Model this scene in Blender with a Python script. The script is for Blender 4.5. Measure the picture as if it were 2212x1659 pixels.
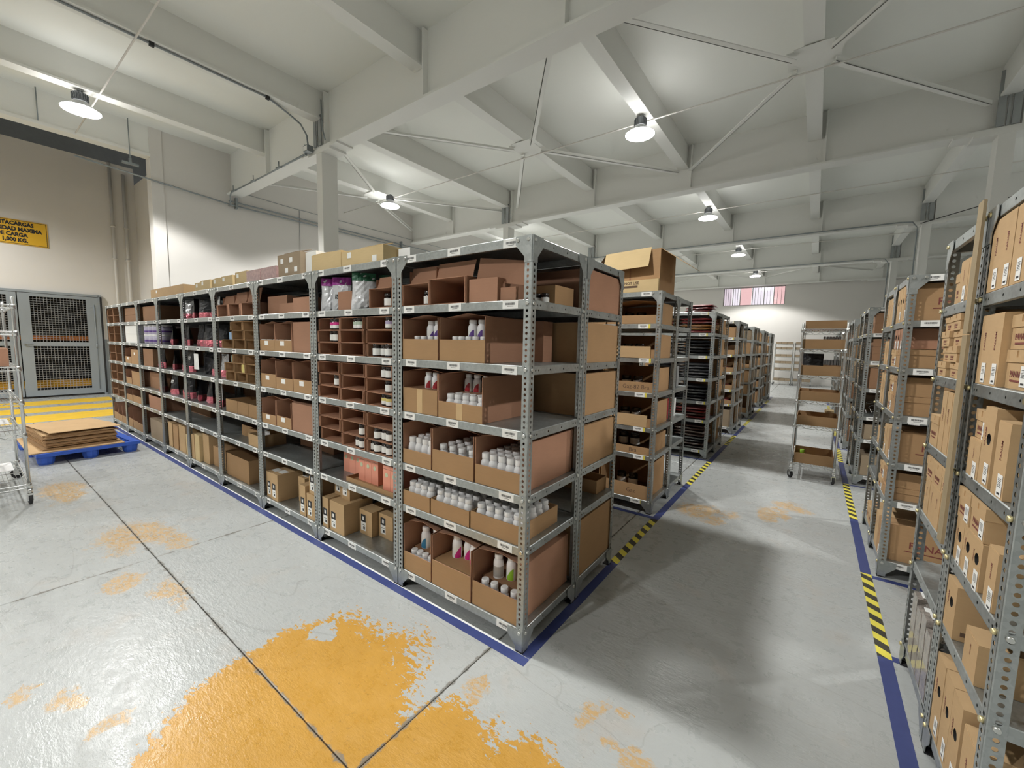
import bpy, math, random
from mathutils import Vector, Matrix
RN = random.Random(11)
PI = math.pi
scene = bpy.context.scene
COL = scene.collection
for o in list(bpy.data.objects): bpy.data.objects.remove(o)

# ------------------------------------------------------------------ camera
yaw, pitch, roll = 0.633, 0.0966, 0.0215
fw = Vector((-math.sin(yaw)*math.cos(pitch), math.cos(yaw)*math.cos(pitch), -math.sin(pitch)))
rt = fw.cross(Vector((0, 0, 1))).normalized(); up = rt.cross(fw)
rr = rt*math.cos(roll)+up*math.sin(roll); uu = -rt*math.sin(roll)+up*math.cos(roll)
cd = bpy.data.cameras.new('camera'); cam = bpy.data.objects.new('camera', cd); COL.objects.link(cam)
cam.matrix_world = Matrix(((rr.x, uu.x, -fw.x, 1.149), (rr.y, uu.y, -fw.y, -1.7122), (rr.z, uu.z, -fw.z, 1.6624), (0, 0, 0, 1)))
cd.sensor_width = 36.0; cd.lens = 888.05/2212*36; cd.clip_start = .03; cd.clip_end = 200
scene.camera = cam
# ------------------------------------------------------------------ world, exposure, lamp power
w = bpy.data.worlds.new('daylight'); scene.world = w; w.use_nodes = True
w.node_tree.nodes['Background'].inputs[0].default_value = (1.0, .97, .98, 1)
w.node_tree.nodes['Background'].inputs[1].default_value = 1.1
vs = scene.view_settings
vs.view_transform = 'Standard'; vs.look = 'None'; vs.gamma = 1.0; vs.exposure = 0.06; vs.use_curve_mapping = False
LAMP_W = 470.0
RIM_GLOW = 42.0
LAMP_COL = (1.0, .99, .965)
scene.cycles.max_bounces = 6; scene.cycles.diffuse_bounces = 5; scene.cycles.glossy_bounces = 2; scene.cycles.transparent_max_bounces = 6; scene.cycles.transmission_bounces = 2
scene.cycles.use_adaptive_sampling = True; scene.cycles.adaptive_threshold = .07; scene.cycles.adaptive_min_samples = 12; scene.cycles.caustics_reflective = False; scene.cycles.caustics_refractive = False

# ------------------------------------------------------------------ node helpers and materials
MATS = {}
class G:
    def __init__(s, m):
        s.t = m.node_tree
        s.pos = s.t.nodes.new('ShaderNodeNewGeometry').outputs['Position']
        s.obj = s.t.nodes.new('ShaderNodeTexCoord').outputs['Object']
    def n(s, typ, **kw):
        x = s.t.nodes.new(typ)
        for k, v in kw.items(): setattr(x, k, v)
        return x
    def put(s, sock, v):
        if isinstance(v, bpy.types.NodeSocket): s.t.links.new(v, sock)
        else: sock.default_value = v
    def m(s, op, a, b=None, c=None, clamp=False):
        x = s.n('ShaderNodeMath', operation=op, use_clamp=clamp); s.put(x.inputs[0], a)
        if b is not None: s.put(x.inputs[1], b)
        if c is not None: s.put(x.inputs[2], c)
        return x.outputs[0]
    def noise(s, vec, scale, detail=4, rough=.55, dist=0):
        x = s.n('ShaderNodeTexNoise'); s.put(x.inputs['Vector'], vec); x.inputs['Scale'].default_value = scale
        x.inputs['Detail'].default_value = detail; x.inputs['Roughness'].default_value = rough
        x.inputs['Distortion'].default_value = dist
        return x.outputs['Fac']
    def mapr(s, v, a, b, c=0., d=1.):
        x = s.n('ShaderNodeMapRange'); x.interpolation_type = 'SMOOTHSTEP'
        s.put(x.inputs[0], v)
        for i, q in enumerate((a, b, c, d)): s.put(x.inputs[i+1], q)
        return x.outputs[0]
    def mix(s, f, a, b):
        x = s.n('ShaderNodeMix', data_type='RGBA'); s.put(x.inputs[0], f)
        s.put(x.inputs[6], a if isinstance(a, bpy.types.NodeSocket) else (*a[:3], 1))
        s.put(x.inputs[7], b if isinstance(b, bpy.types.NodeSocket) else (*b[:3], 1))
        return x.outputs[2]
    def sep(s, v):
        x = s.n('ShaderNodeSeparateXYZ'); s.put(x.inputs[0], v); return x.outputs
    def scale(s, v, k):
        x = s.n('ShaderNodeVectorMath', operation='MULTIPLY'); s.put(x.inputs[0], v); x.inputs[1].default_value = k
        return x.outputs[0]
    def bump(s, h, strength, dist):
        x = s.n('ShaderNodeBump'); s.put(x.inputs['Height'], h); x.inputs['Strength'].default_value = strength
        x.inputs['Distance'].default_value = dist
        return x.outputs[0]

def newmat(name):
    m = bpy.data.materials.new(name); m.use_nodes = True; MATS[name] = m
    return m, G(m), m.node_tree.nodes['Principled BSDF']
def M(name, col, rough=.6, metal=0., var=.12, scale=6., bump=0., spec=.5, coat=0.):
    m, g, b = newmat(name)
    if var < .07:
        b.inputs['Base Color'].default_value = (*col, 1)
    n = g.noise(g.pos, scale, 2, .6) if var >= .07 else .5
    lo = tuple(c*(1-var) for c in col); hi = tuple(min(1, c*(1+var)) for c in col)
    if var >= .07: g.put(b.inputs['Base Color'], g.mix(n, lo, hi))
    b.inputs['Roughness'].default_value = rough; b.inputs['Metallic'].default_value = metal
    b.inputs['Specular IOR Level'].default_value = spec; b.inputs['Coat Weight'].default_value = coat
    if bump: g.put(b.inputs['Normal'], g.bump(g.noise(g.pos, scale*6, 2), bump, .004))
    return m
def cardboard(name, col):
    m, g, b = newmat(name)
    f = g.noise(g.scale(g.pos, (14, 14, 90)), 1, 2); c = g.noise(g.pos, 3.2, 2)
    base = g.mix(c, tuple(x*.86 for x in col), tuple(x*1.12 for x in col))
    g.put(b.inputs['Base Color'], g.mix(g.m('MULTIPLY', f, .35), base, tuple(x*.72 for x in col)))
    b.inputs['Roughness'].default_value = .82; b.inputs['Specular IOR Level'].default_value = .25
cardboard('kraft', (.43, .265, .135))
cardboard('kraft_red', (.42, .228, .145))
cardboard('kraft_light', (.555, .375, .20))
cardboard('kraft_pale', (.66, .50, .27))
cardboard('kraft_dark', (.33, .185, .105))
cardboard('kraft_grey', (.36, .28, .19))
cardboard('kraft_worn', (.36, .285, .175))
# galvanized sheet with zinc spangle
m, g, b = newmat('galvanized')
v = g.n('ShaderNodeTexVoronoi'); g.put(v.inputs['Vector'], g.obj); v.inputs['Scale'].default_value = 70
s1 = g.mapr(g.sep(v.outputs['Color'])[0], 0, 1, .0, 1.)
n1 = g.noise(g.pos, 9, 5)
g.put(b.inputs['Base Color'], g.mix(g.m('ADD', g.m('MULTIPLY', s1, .35), g.m('MULTIPLY', n1, .65)), (.33, .35, .345), (.50, .53, .52)))
b.inputs['Metallic'].default_value = .82; g.put(b.inputs['Roughness'], g.mapr(n1, .2, .8, .34, .52))
M('zinc', (.62, .63, .60), .3, .85, .1, 20)
M('brass_bolt', (.72, .62, .34), .32, .8, .1, 20)
M('chrome', (.72, .73, .72), .22, .95, .05, 10)
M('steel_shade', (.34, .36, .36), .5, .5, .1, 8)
M('white_card', (.86, .86, .83), .6, 0, .03, 20)
M('ink', (.025, .025, .028), .7, 0, .1, 30)
M('ink_red', (.20, .05, .04), .75, 0, .15, 30)
M('ink_faded', (.13, .08, .05), .8, 0, .2, 30)
M('yellow_mark', (.80, .68, .10), .6, 0, .05, 20)
M('tape_tan', (.62, .43, .22), .3, 0, .08, 20)
M('hole_shade', (.012, .011, .010), .9, 0, 0, 5)
M('white_plastic', (.88, .88, .88), .38, 0, .04, 20)
M('bottle_white', (.86, .86, .87), .42, 0, .05, 20)
M('bottle_grey', (.42, .39, .36), .5, 0, .08, 20)
for nm, c in (('purple', (.13, .06, .30)), ('red', (.42, .025, .035)), ('blue', (.04, .22, .40)), ('pink', (.68, .03, .26)),
              ('green', (.32, .60, .04)), ('lilac', (.46, .40, .58)), ('magenta', (.38, .05, .33)), ('dkgreen', (.03, .13, .07)),
              ('skyblue', (.30, .46, .70)), ('yellow', (.75, .63, .22)), ('mint', (.48, .58, .46))):
    M('label_'+nm, c, .45, 0, .08, 20)
M('jar_dark', (.025, .018, .016), .18, 0, .2, 20, spec=.6)
M('foil_black', (.016, .016, .018), .42, 0, .3, 15, .4, .3)
M('foil_silver', (.50, .51, .53), .22, .75, .2, 15, .5)
M('foil_pink', (.70, .20, .25), .16, .85, .3, 22, .8)
M('foil_white', (.70, .71, .73), .3, .1, .08, 15, .25)
M('coral_card', (.86, .36, .25), .55, 0, .05, 12)
M('coral_emblem', (.62, .66, .45), .6, 0, .05, 12)
M('wall_paint', (.70, .68, .645), .75, 0, .035, 1.3)
M('ceiling_paint', (.85, .86, .815), .7, 0, .03, .9)
M('steel_paint', (.80, .805, .77), .55, 0, .04, 1.6)
M('gate_paint', (.30, .335, .36), .5, 0, .05, 4)
M('gate_wire', (.40, .41, .42), .5, .4, .1, 10)
M('conduit', (.28, .31, .32), .45, .5, .1, 12)
M('pipe_white', (.70, .68, .64), .55, 0, .05, 8)
M('lamp_housing', (.16, .17, .18), .4, .5, .1, 12)
M('rubber', (.02, .02, .021), .7, 0, .2, 20)
M('pallet_blue', (.035, .115, .55), .5, 0, .12, 8, .05)
M('tape_blue', (.05, .068, .21), .42, 0, .16, 14)
M('sign_yellow', (.80, .47, .03), .5, 0, .05, 3)
M('stripe_yellow', (.85, .55, .04), .55, 0, .16, 5)
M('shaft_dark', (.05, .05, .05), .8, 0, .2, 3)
M('shaft_orange', (.60, .19, .03), .5, 0, .15, 4)
M('shaft_amber', (.75, .40, .03), .5, 0, .15, 4)
M('window_bar', (.30, .28, .28), .5, .3, .1, 10)
M('cloth_black', (.018, .018, .02), .35, 0, .4, 30, .5, .6, .3)
M('cloth_grey', (.06, .06, .066), .35, 0, .4, 30, .5, .6, .3)
M('cloth_red', (.28, .03, .03), .35, 0, .3, 30, .5, .6, .3)
M('cloth_orange', (.50, .23, .05), .35, 0, .3, 30, .5, .6, .3)
M('cloth_brown', (.085, .045, .03), .4, 0, .3, 30, .5, .6, .3)
M('cloth_white', (.60, .60, .62), .3, 0, .2, 30, .5, .6, .3)
M('case_grey', (.30, .31, .31), .4, 0, .15, 12)
M('case_dark', (.04, .042, .045), .35, 0, .2, 12)
M('news_wrap', (.30, .265, .235), .25, 0, .9, 34, .6, .6, .5)
M('wrap_pink', (.42, .27, .26), .35, 0, .5, 40)
M('tub_lilac', (.50, .47, .60), .4, 0, .1, 14)
# floor: grey floor paint, worn through to older ochre paint in patches
m, g, b = newmat('floor_paint')
P3 = g.sep(g.pos)
warp = g.noise(g.pos, 2.6, 3, .62); w2 = g.noise(g.pos, 9, 4, .7); w3 = g.noise(g.pos, 38, 3, .7); w4 = g.noise(g.scale(g.pos, (1, 2.2, 1)), 19, 4, .75)
edge = g.m('ADD', g.m('MULTIPLY', g.m('SUBTRACT', warp, .5), .75), g.m('ADD', g.m('MULTIPLY', g.m('SUBTRACT', w4, .5), .75), g.m('MULTIPLY', g.m('SUBTRACT', w3, .5), .45)))
WX = g.m('ADD', P3[0], g.m('MULTIPLY', g.m('SUBTRACT', warp, .5), .55)); WY = g.m('ADD', P3[1], g.m('MULTIPLY', g.m('SUBTRACT', w2, .5), .30))
def blob(cx, cy, rx, ry, wp=False):
    dx = g.m('DIVIDE', g.m('SUBTRACT', WX if wp else P3[0], cx), rx); dy = g.m('DIVIDE', g.m('SUBTRACT', WY if wp else P3[1], cy), ry)
    return g.m('SQRT', g.m('ADD', g.m('MULTIPLY', dx, dx), g.m('MULTIPLY', dy, dy)))
def union(lst, wp=False):
    d = None
    for q in lst:
        e = blob(*q, wp); d = e if d is None else g.m('MINIMUM', d, e)
    return d
strong = union([(-.67, -.88, .50, .56), (.07, -.78, .26, .36), (.36, -.62, .20, .26)])
strong = g.m('MAXIMUM', strong, g.m('SUBTRACT', 2.0, blob(-1.03, -.56, .085, .07, True)))
ms = g.mapr(g.m('ADD', strong, g.m('MULTIPLY', edge, g.mapr(P3[1], -.80, -.42, .5, 1.9))), .985, 1.015, 1, 0)
faint = union([(-3.32, -.90, .42, .26), (-2.95, -.72, .22, .12), (-2.52, -1.12, .17, .12), (-2.15, -.96, .18, .09), (-1.5, -1.5, .09, .05), (-1.72, -1.63, .1, .05),
               (-1.2, -1.40, .07, .08), (.30, 2.72, .24, .24), (1.06, 3.5, .2, .16), (.9, 3.1, .12, .3), (.5, -.10, .10, .12), (.66, -.2, .06, .07), (.62, -.02, .05, .05), (-5.2, -1.1, .5, .2), (-.05, -.32, .1, .07)], True)
mf = g.mapr(g.m('ADD', faint, g.m('MULTIPLY', edge, 2.2)), .72, .95, .80, 0)
mf = g.m('MULTIPLY', mf, g.mapr(w4, .42, .54, .25, 1))
cl = g.noise(g.pos, .55, 2); scr = g.noise(g.scale(g.pos, (30, 3, 1)), 1, 3, .7, 1.5); scr2 = g.noise(g.scale(g.pos, (3, 26, 1)), 1, 3, .7, 1.5)
grey = g.mix(cl, (.39, .41, .405), (.465, .482, .472))
grey = g.mix(g.mapr(w2, .55, .8, 0, .35), grey, (.35, .345, .32))
grey = g.mix(g.mapr(warp, .55, .75, 0, .35), grey, (.46, .40, .34))
grey = g.mix(g.mapr(scr, .66, .74, 0, .22), grey, (.25, .245, .23))
grey = g.mix(g.mapr(scr2, .67, .74, 0, .3), grey, (.62, .62, .60))
och = g.mix(w2, (.50, .265, .045), (.60, .335, .07)); och = g.mix(g.mapr(w3, .60, .68, 0, .45), och, (.34, .19, .05)); och = g.mix(g.mapr(scr2, .62, .72, 0, .4), och, (.40, .21, .04))
def line(sc, off, wd, amt):
    v_ = g.n('ShaderNodeVectorMath', operation='ADD'); g.put(v_.inputs[0], g.scale(g.pos, (.45, 1.25, 1))); v_.inputs[1].default_value = off
    return g.mapr(g.m('ABSOLUTE', g.m('SUBTRACT', g.noise(v_.outputs[0], sc, 2, .45, .6), .5)), 0, wd, amt, 0)
grey = g.mix(line(.9, (0, 0, 0), .0028, .32), grey, (.24, .235, .225))
grey = g.mix(line(1.7, (7, 3, 1), .0035, .28), grey, (.27, .265, .25))
jd = g.m('MINIMUM', g.m('ABSOLUTE', g.m('ADD', P3[1], .9)), g.m('MINIMUM', g.m('ABSOLUTE', g.m('ADD', P3[0], .17)), g.m('ABSOLUTE', g.m('ADD', P3[0], 2.76))))
jm = g.mapr(g.m('ADD', jd, g.m('MULTIPLY', g.m('SUBTRACT', w2, .5), .075)), .002, .012, .85, 0)
grey = g.mix(g.m('MULTIPLY', g.mapr(g.noise(g.scale(g.pos, (1, 2.2, 1)), 42, 3, .6), .66, .70, 0, .6), g.mapr(warp, .5, .62, 0, 1)), grey, (.30, .25, .17))
colr = g.mix(mf, grey, (.55, .335, .11)); colr = g.mix(ms, colr, och); colr = g.mix(jm, colr, (.22, .21, .185))
g.put(b.inputs['Base Color'], colr)
g.put(b.inputs['Roughness'], g.mapr(w2, .3, .75, .24, .42))
b.inputs['Specular IOR Level'].default_value = .45
g.put(b.inputs['Normal'], g.bump(g.noise(g.scale(g.pos, (1, 2.2, 1)), 19, 3, .7), .42, .006))
M('joint_dirt', (.20, .19, .17), .9, 0, .3, 10)
# lift wall: grey dado below 1.55 m
m, g, b = newmat('wall_dado')
z = g.sep(g.pos)[2]
nn = g.noise(g.pos, 1.4, 4)
g.put(b.inputs['Base Color'], g.mix(g.m('GREATER_THAN', z, 1.55), (.29, .315, .325), g.mix(nn, (.70, .675, .635), (.765, .74, .70))))
b.inputs['Roughness'].default_value = .75
# hazard tape
m, g, b = newmat('tape_hazard')
q = g.sep(g.pos)
st = g.m('GREATER_THAN', g.m('FRACT', g.m('DIVIDE', g.m('ADD', q[1], g.m('MULTIPLY', q[0], .75)), .145)), .5)
g.put(b.inputs['Base Color'], g.mix(st, (.045, .042, .03), (.80, .70, .09)))
b.inputs['Roughness'].default_value = .45
def glow(name, col, k):
    m, g, b = newmat(name)
    b.inputs['Base Color'].default_value = (.8, .8, .8, 1)
    b.inputs['Emission Color'].default_value = (*col, 1); b.inputs['Emission Strength'].default_value = k
glow('lamp_lens', (1, .99, .97), 9.0)
m, g, b = newmat('lamp_hood')
b.inputs['Base Color'].default_value = (.55, .56, .57, 1); b.inputs['Roughness'].default_value = .4
glow('lamp_rim', (1, .99, .97), RIM_GLOW)
def pane(name, col):
    m, g, b = newmat(name); t = m.node_tree
    tr = t.nodes.new('ShaderNodeBsdfTransparent'); tr.inputs[0].default_value = (*col, 1)
    gl = t.nodes.new('ShaderNodeBsdfGlossy'); gl.inputs['Roughness'].default_value = .1
    mx = t.nodes.new('ShaderNodeMixShader'); mx.inputs[0].default_value = .06
    t.links.new(tr.outputs[0], mx.inputs[1]); t.links.new(gl.outputs[0], mx.inputs[2])
    t.links.new(mx.outputs[0], t.nodes['Material Output'].inputs[0])
pane('pane_clear', (.95, .93, .97)); pane('pane_pink', (.92, .74, .74)); pane('pane_milky', (.85, .80, .84))
m, g, b = newmat('clear_film')
t = m.node_tree
tr = t.nodes.new('ShaderNodeBsdfTransparent'); gl = t.nodes.new('ShaderNodeBsdfGlossy'); gl.inputs['Roughness'].default_value = .12
mx = t.nodes.new('ShaderNodeMixShader'); mx.inputs[0].default_value = .16
t.links.new(tr.outputs[0], mx.inputs[1]); t.links.new(gl.outputs[0], mx.inputs[2]); t.links.new(mx.outputs[0], t.nodes['Material Output'].inputs[0])

# ------------------------------------------------------------------ mesh builder
class MB:
    def __init__(s): s.v = []; s.f = []; s.m = []; s.sm = []
    def face(s, pts, mi=0, sm=False):
        a = len(s.v); s.v += [tuple(p) for p in pts]; s.f.append(tuple(range(a, a+len(pts)))); s.m.append(mi); s.sm.append(sm)
    def box(s, x0, x1, y0, y1, z0, z1, mi=0):
        a = len(s.v)
        s.v += [(x0, y0, z0), (x1, y0, z0), (x1, y1, z0), (x0, y1, z0), (x0, y0, z1), (x1, y0, z1), (x1, y1, z1), (x0, y1, z1)]
        for f in ((0, 3, 2, 1), (4, 5, 6, 7), (0, 1, 5, 4), (1, 2, 6, 5), (2, 3, 7, 6), (3, 0, 4, 7)):
            s.f.append(tuple(a+i for i in f)); s.m.append(mi); s.sm.append(False)
    def obox(s, o, ex, ey, ez, mi=0):
        a = len(s.v); o = Vector(o); ex = Vector(ex); ey = Vector(ey); ez = Vector(ez)
        for d in ((0, 0, 0), (1, 0, 0), (1, 1, 0), (0, 1, 0), (0, 0, 1), (1, 0, 1), (1, 1, 1), (0, 1, 1)):
            s.v.append(tuple(o+ex*d[0]+ey*d[1]+ez*d[2]))
        for f in ((0, 3, 2, 1), (4, 5, 6, 7), (0, 1, 5, 4), (1, 2, 6, 5), (2, 3, 7, 6), (3, 0, 4, 7)):
            s.f.append(tuple(a+i for i in f)); s.m.append(mi); s.sm.append(False)
    def prism(s, poly, fn, t0, t1, mi=0):
        a = len(s.v); n = len(poly)
        s.v += [fn(p[0], p[1], t0) for p in poly]+[fn(p[0], p[1], t1) for p in poly]
        s.f += [tuple(range(a+n-1, a-1, -1)), tuple(range(a+n, a+2*n))]; s.m += [mi]*2; s.sm += [False]*2
        for i in range(n):
            j = (i+1) % n; s.f.append((a+i, a+j, a+n+j, a+n+i)); s.m.append(mi); s.sm.append(False)
    def lathe(s, prof, n=14, mi=0, c=(0, 0, 0), sm=True, axis='z', cap=True):
        a = len(s.v)
        def pt(r, h, t):
            x, y = r*math.cos(t), r*math.sin(t)
            if axis == 'z': return (c[0]+x, c[1]+y, c[2]+h)
            if axis == 'x': return (c[0]+h, c[1]+x, c[2]+y)
            return (c[0]+x, c[1]+h, c[2]+y)
        for r, h in prof:
            for i in range(n): s.v.append(pt(r, h, 2*PI*i/n))
        for k in range(len(prof)-1):
            for i in range(n):
                j = (i+1) % n
                s.f.append((a+k*n+i, a+k*n+j, a+(k+1)*n+j, a+(k+1)*n+i)); s.m.append(mi); s.sm.append(sm)
        if cap:
            s.f.append(tuple(a+i for i in range(n-1, -1, -1))); s.f.append(tuple(a+(len(prof)-1)*n+i for i in range(n)))
            s.m += [mi]*2; s.sm += [False]*2
    def tube(s, pts, r, n=6, mi=0):
        pts = [Vector(p) for p in pts]; a = len(s.v); prev = None
        for i, p in enumerate(pts):
            d = (pts[min(i+1, len(pts)-1)]-pts[max(i-1, 0)]).normalized()
            if prev is None:
                u_ = d.cross(Vector((0, 0, 1)) if abs(d.z) < .9 else Vector((1, 0, 0))).normalized()
            else:
                u_ = (prev-d*prev.dot(d)).normalized()
            prev = u_; v_ = d.cross(u_)
            for k in range(n):
                t = 2*PI*k/n; s.v.append(tuple(p+u_*r*math.cos(t)+v_*r*math.sin(t)))
        for i in range(len(pts)-1):
            for k in range(n):
                j = (k+1) % n; s.f.append((a+i*n+k, a+i*n+j, a+(i+1)*n+j, a+(i+1)*n+k)); s.m.append(mi); s.sm.append(n > 5)
        s.f.append(tuple(a+k for k in range(n-1, -1, -1))); s.f.append(tuple(a+(len(pts)-1)*n+k for k in range(n))); s.m += [mi]*2; s.sm += [False]*2
    def holed(s, fn, w, L, hx, hs, r, mi=0, n=8):
        """strip w x L (u,v) with round holes of radius r at u=hx, v in hs; fn maps (u,v) to 3d"""
        hs = list(hs)
        if not hs: s.face([fn(0, 0), fn(w, 0), fn(w, L), fn(0, L)], mi); return
        cuts = [0.]+[(hs[i]+hs[i+1])/2 for i in range(len(hs)-1)]+[L]
        for i, h in enumerate(hs):
            v0, v1 = cuts[i], cuts[i+1]
            sq = [(w, h), (w, v1), (hx, v1), (0, v1), (0, h), (0, v0), (hx, v0), (w, v0)]
            a = len(s.v)
            s.v += [fn(*p) for p in sq]+[fn(hx+r*math.cos(k*PI/4), h+r*math.sin(k*PI/4)) for k in range(8)]
            for k in range(8):
                j = (k+1) % 8; s.f.append((a+k, a+j, a+8+j, a+8+k)); s.m.append(mi); s.sm.append(False)
    def mesh(s, name, mats, tri=False):
        me = bpy.data.meshes.new(name); me.from_pydata(s.v, [], s.f)
        for q in (mats if isinstance(mats, (list, tuple)) else [mats]): me.materials.append(MATS[q])
        me.polygons.foreach_set('material_index', s.m); me.polygons.foreach_set('use_smooth', s.sm)
        me.update()
        return me
CACHE = {}
def cached(key, fn):
    if key not in CACHE: CACHE[key] = fn()
    return CACHE[key]

# ------------------------------------------------------------------ object helpers
USED = {}
def tag(o, label, cat, group=None, kind=None):
    if label:
        o['label'] = label
        USED[label] = USED.get(label, 0)+1
    if cat: o['category'] = cat
    if group: o['group'] = group
    if kind: o['kind'] = kind
    return o
def link(o, loc=(0, 0, 0), rot=None, parent=None):
    COL.objects.link(o); o.location = loc
    if rot is not None: o.rotation_euler = rot if not isinstance(rot, (int, float)) else (0, 0, rot)
    if parent: o.parent = parent
    return o
def thing(name, label, cat, loc=(0, 0, 0), rz=0., group=None):
    o = bpy.data.objects.new(name, None); o.empty_display_size = .05; link(o, loc, rz)
    return tag(o, label, cat, group)
def part(name, me, parent, loc=(0, 0, 0), rot=None, scale=None, label=None, kind=None):
    o = link(bpy.data.objects.new(name, me), loc, rot, parent)
    if scale is not None: o.scale = scale if not isinstance(scale, (int, float)) else (scale,)*3
    if label: o['label'] = label
    if kind: o['kind'] = kind
    return o
def solid(name, me, label, cat, loc=(0, 0, 0), rz=0., group=None, kind=None):
    return tag(link(bpy.data.objects.new(name, me), loc, rz), label, cat, group, kind)
def struct(name, me, loc=(0, 0, 0), parent=None):
    o = link(bpy.data.objects.new(name, me), loc, None, parent)
    if not parent: o['kind'] = 'structure'
    return o
def boxmesh(key, mat, *d):
    def f():
        b = MB(); b.box(*d); return b.mesh(key, mat)
    return f()
FACE_Y = (PI/2, 0, 0)            # print on a face looking towards -y
FACE_X = (PI/2, 0, -PI/2)        # print on a face looking towards -x
SPINE_X = Matrix(((0, 0, -1), (0, 1, 0), (1, 0, 0))).to_euler()   # reading upwards on a -x face
def text(s, size, mat, align='CENTER', bold=0.0):
    def f():
        c = bpy.data.curves.new('lettering', 'FONT'); c.body = s; c.size = size; c.align_x = align; c.align_y = 'CENTER'
        c.resolution_u = 2; c.offset = bold
        o = bpy.data.objects.new('lettering', c); me = bpy.data.meshes.new_from_object(o)
        bpy.data.objects.remove(o); me.materials.clear(); me.materials.append(MATS[mat]); return me
    return cached(('txt', s, size, mat, align, bold), f)
ORD = ['first', 'second', 'third', 'fourth', 'fifth', 'sixth', 'seventh', 'eighth', 'ninth', 'tenth', 'eleventh', 'twelfth']
# ================================================================== THE SETTING
CZ = 5.78          # ceiling underside
XL, XG = -9.8, -15.1   # left wall, lift wall in the recess
YB, YF, XR_ = 23.0, -9.0, 12.5
floor = struct('floor', boxmesh('floor', 'joint_dirt', -15.4, XR_, YF, YB+.3, -.12, -.02))
xs = [-15.3, -12.95, -10.4, -7.87, -5.32, -2.76, -.17, 2.40, 4.95, 7.5, 10.05, XR_]
ys = [YF, -6.0, -3.45, -.9, 4.45, 9.8, 15.1, 20.2, YB+.2]
for i in range(len(xs)-1):
    for j in range(len(ys)-1):
        def f(dx=xs[i+1]-xs[i], dy=ys[j+1]-ys[j]):
            b_ = MB(); q = .0025; r = .004
            b_.face([(q+r, q+r, 0), (dx-q-r, q+r, 0), (dx-q-r, dy-q-r, 0), (q+r, dy-q-r, 0)])
            o_ = [(q, q), (dx-q, q), (dx-q, dy-q), (q, dy-q)]; n_ = [(q+r, q+r), (dx-q-r, q+r), (dx-q-r, dy-q-r), (q+r, dy-q-r)]
            for k in range(4):
                a, c = k, (k+1) % 4
                b_.face([(*o_[a], -.003), (*o_[c], -.003), (*n_[c], 0), (*n_[a], 0)])
                b_.face([(*o_[a], -.02), (*o_[c], -.02), (*o_[c], -.003), (*o_[a], -.003)])
            return b_.mesh('slab', 'floor_paint')
        part('slab', cached(('slab', round(xs[i+1]-xs[i], 3), round(ys[j+1]-ys[j], 3)), f), floor, (xs[i], ys[j], 0))
# yellow cross-hatch stripes in front of the lift
for k, (a, c) in enumerate(((-14.28, -13.4), (-12.9, -12.05), (-11.6, -10.6))):
    solid('floor_stripe', boxmesh('floor_stripe', 'stripe_yellow', a, c, -4.5, .74, 0, .0015),
          'yellow painted floor stripe before the lift gate, %s from the gate' % ORD[k], 'floor marking', group='stripes before the lift gate')
# walls
struct('wall_left', boxmesh('wall_left', 'wall_paint', XL-.2, XL, .92, YB, 0, CZ))
struct('trim_1', boxmesh('trim_1', 'wall_paint', XL-.25, XL+.03, .86, 1.06, 0, CZ))
b_ = MB()
GY0, GY1, GZ = -2.14, .80, 2.72
b_.box(XG-.2, XG, GY1, 1.72, 0, 6.45); b_.box(XG-.2, XG, -9, GY0, 0, 6.45); b_.box(XG-.2, XG, GY0, GY1, GZ, 6.45)
struct('wall_recess', b_.mesh('wall_recess', 'wall_dado'))
struct('wall_recess_side', boxmesh('wall_recess_side', 'wall_dado', XG-.2, XL-.2, 1.72, 1.92, 0, 6.0))
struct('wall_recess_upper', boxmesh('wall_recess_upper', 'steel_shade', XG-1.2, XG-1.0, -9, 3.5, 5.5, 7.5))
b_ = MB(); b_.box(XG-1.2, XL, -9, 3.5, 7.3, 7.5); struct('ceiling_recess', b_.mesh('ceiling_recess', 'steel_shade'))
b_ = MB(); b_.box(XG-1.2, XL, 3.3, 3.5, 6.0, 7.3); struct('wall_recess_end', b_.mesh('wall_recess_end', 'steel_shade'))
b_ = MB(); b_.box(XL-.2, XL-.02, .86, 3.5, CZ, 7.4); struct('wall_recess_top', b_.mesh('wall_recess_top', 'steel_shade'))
# lintel beam over the recess
b_ = MB(); b_.box(XL-.10, XL+.02, -9, .86, 5.25, 7.4); b_.box(XL-.16, XL+.08, -9, .86, 5.2, 5.25)
struct('trim_2', b_.mesh('lintel', 'steel_paint'))
b_ = MB()
WX0, WX1, WZ0, WZ1 = -3.05, -.28, 3.93, 4.86
b_.box(-16, WX0, YB, YB+.2, 0, CZ); b_.box(WX1, XR_, YB, YB+.2, 0, CZ); b_.box(WX0, WX1, YB, YB+.2, 0, WZ0); b_.box(WX0, WX1, YB, YB+.2, WZ1, CZ)
struct('wall_back', b_.mesh('wall_back', 'wall_paint'))
struct('wall_right', boxmesh('wall_right', 'wall_paint', XR_, XR_+.2, YF, YB+.2, 0, CZ))
struct('wall_front', boxmesh('wall_front', 'wall_paint', -16, XR_+.2, YF-.2, YF, 0, 7.4))
struct('ceiling', boxmesh('ceiling', 'ceiling_paint', XL-.1, XR_+.2, YF-.1, YB+.2, CZ, CZ+.12))
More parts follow.
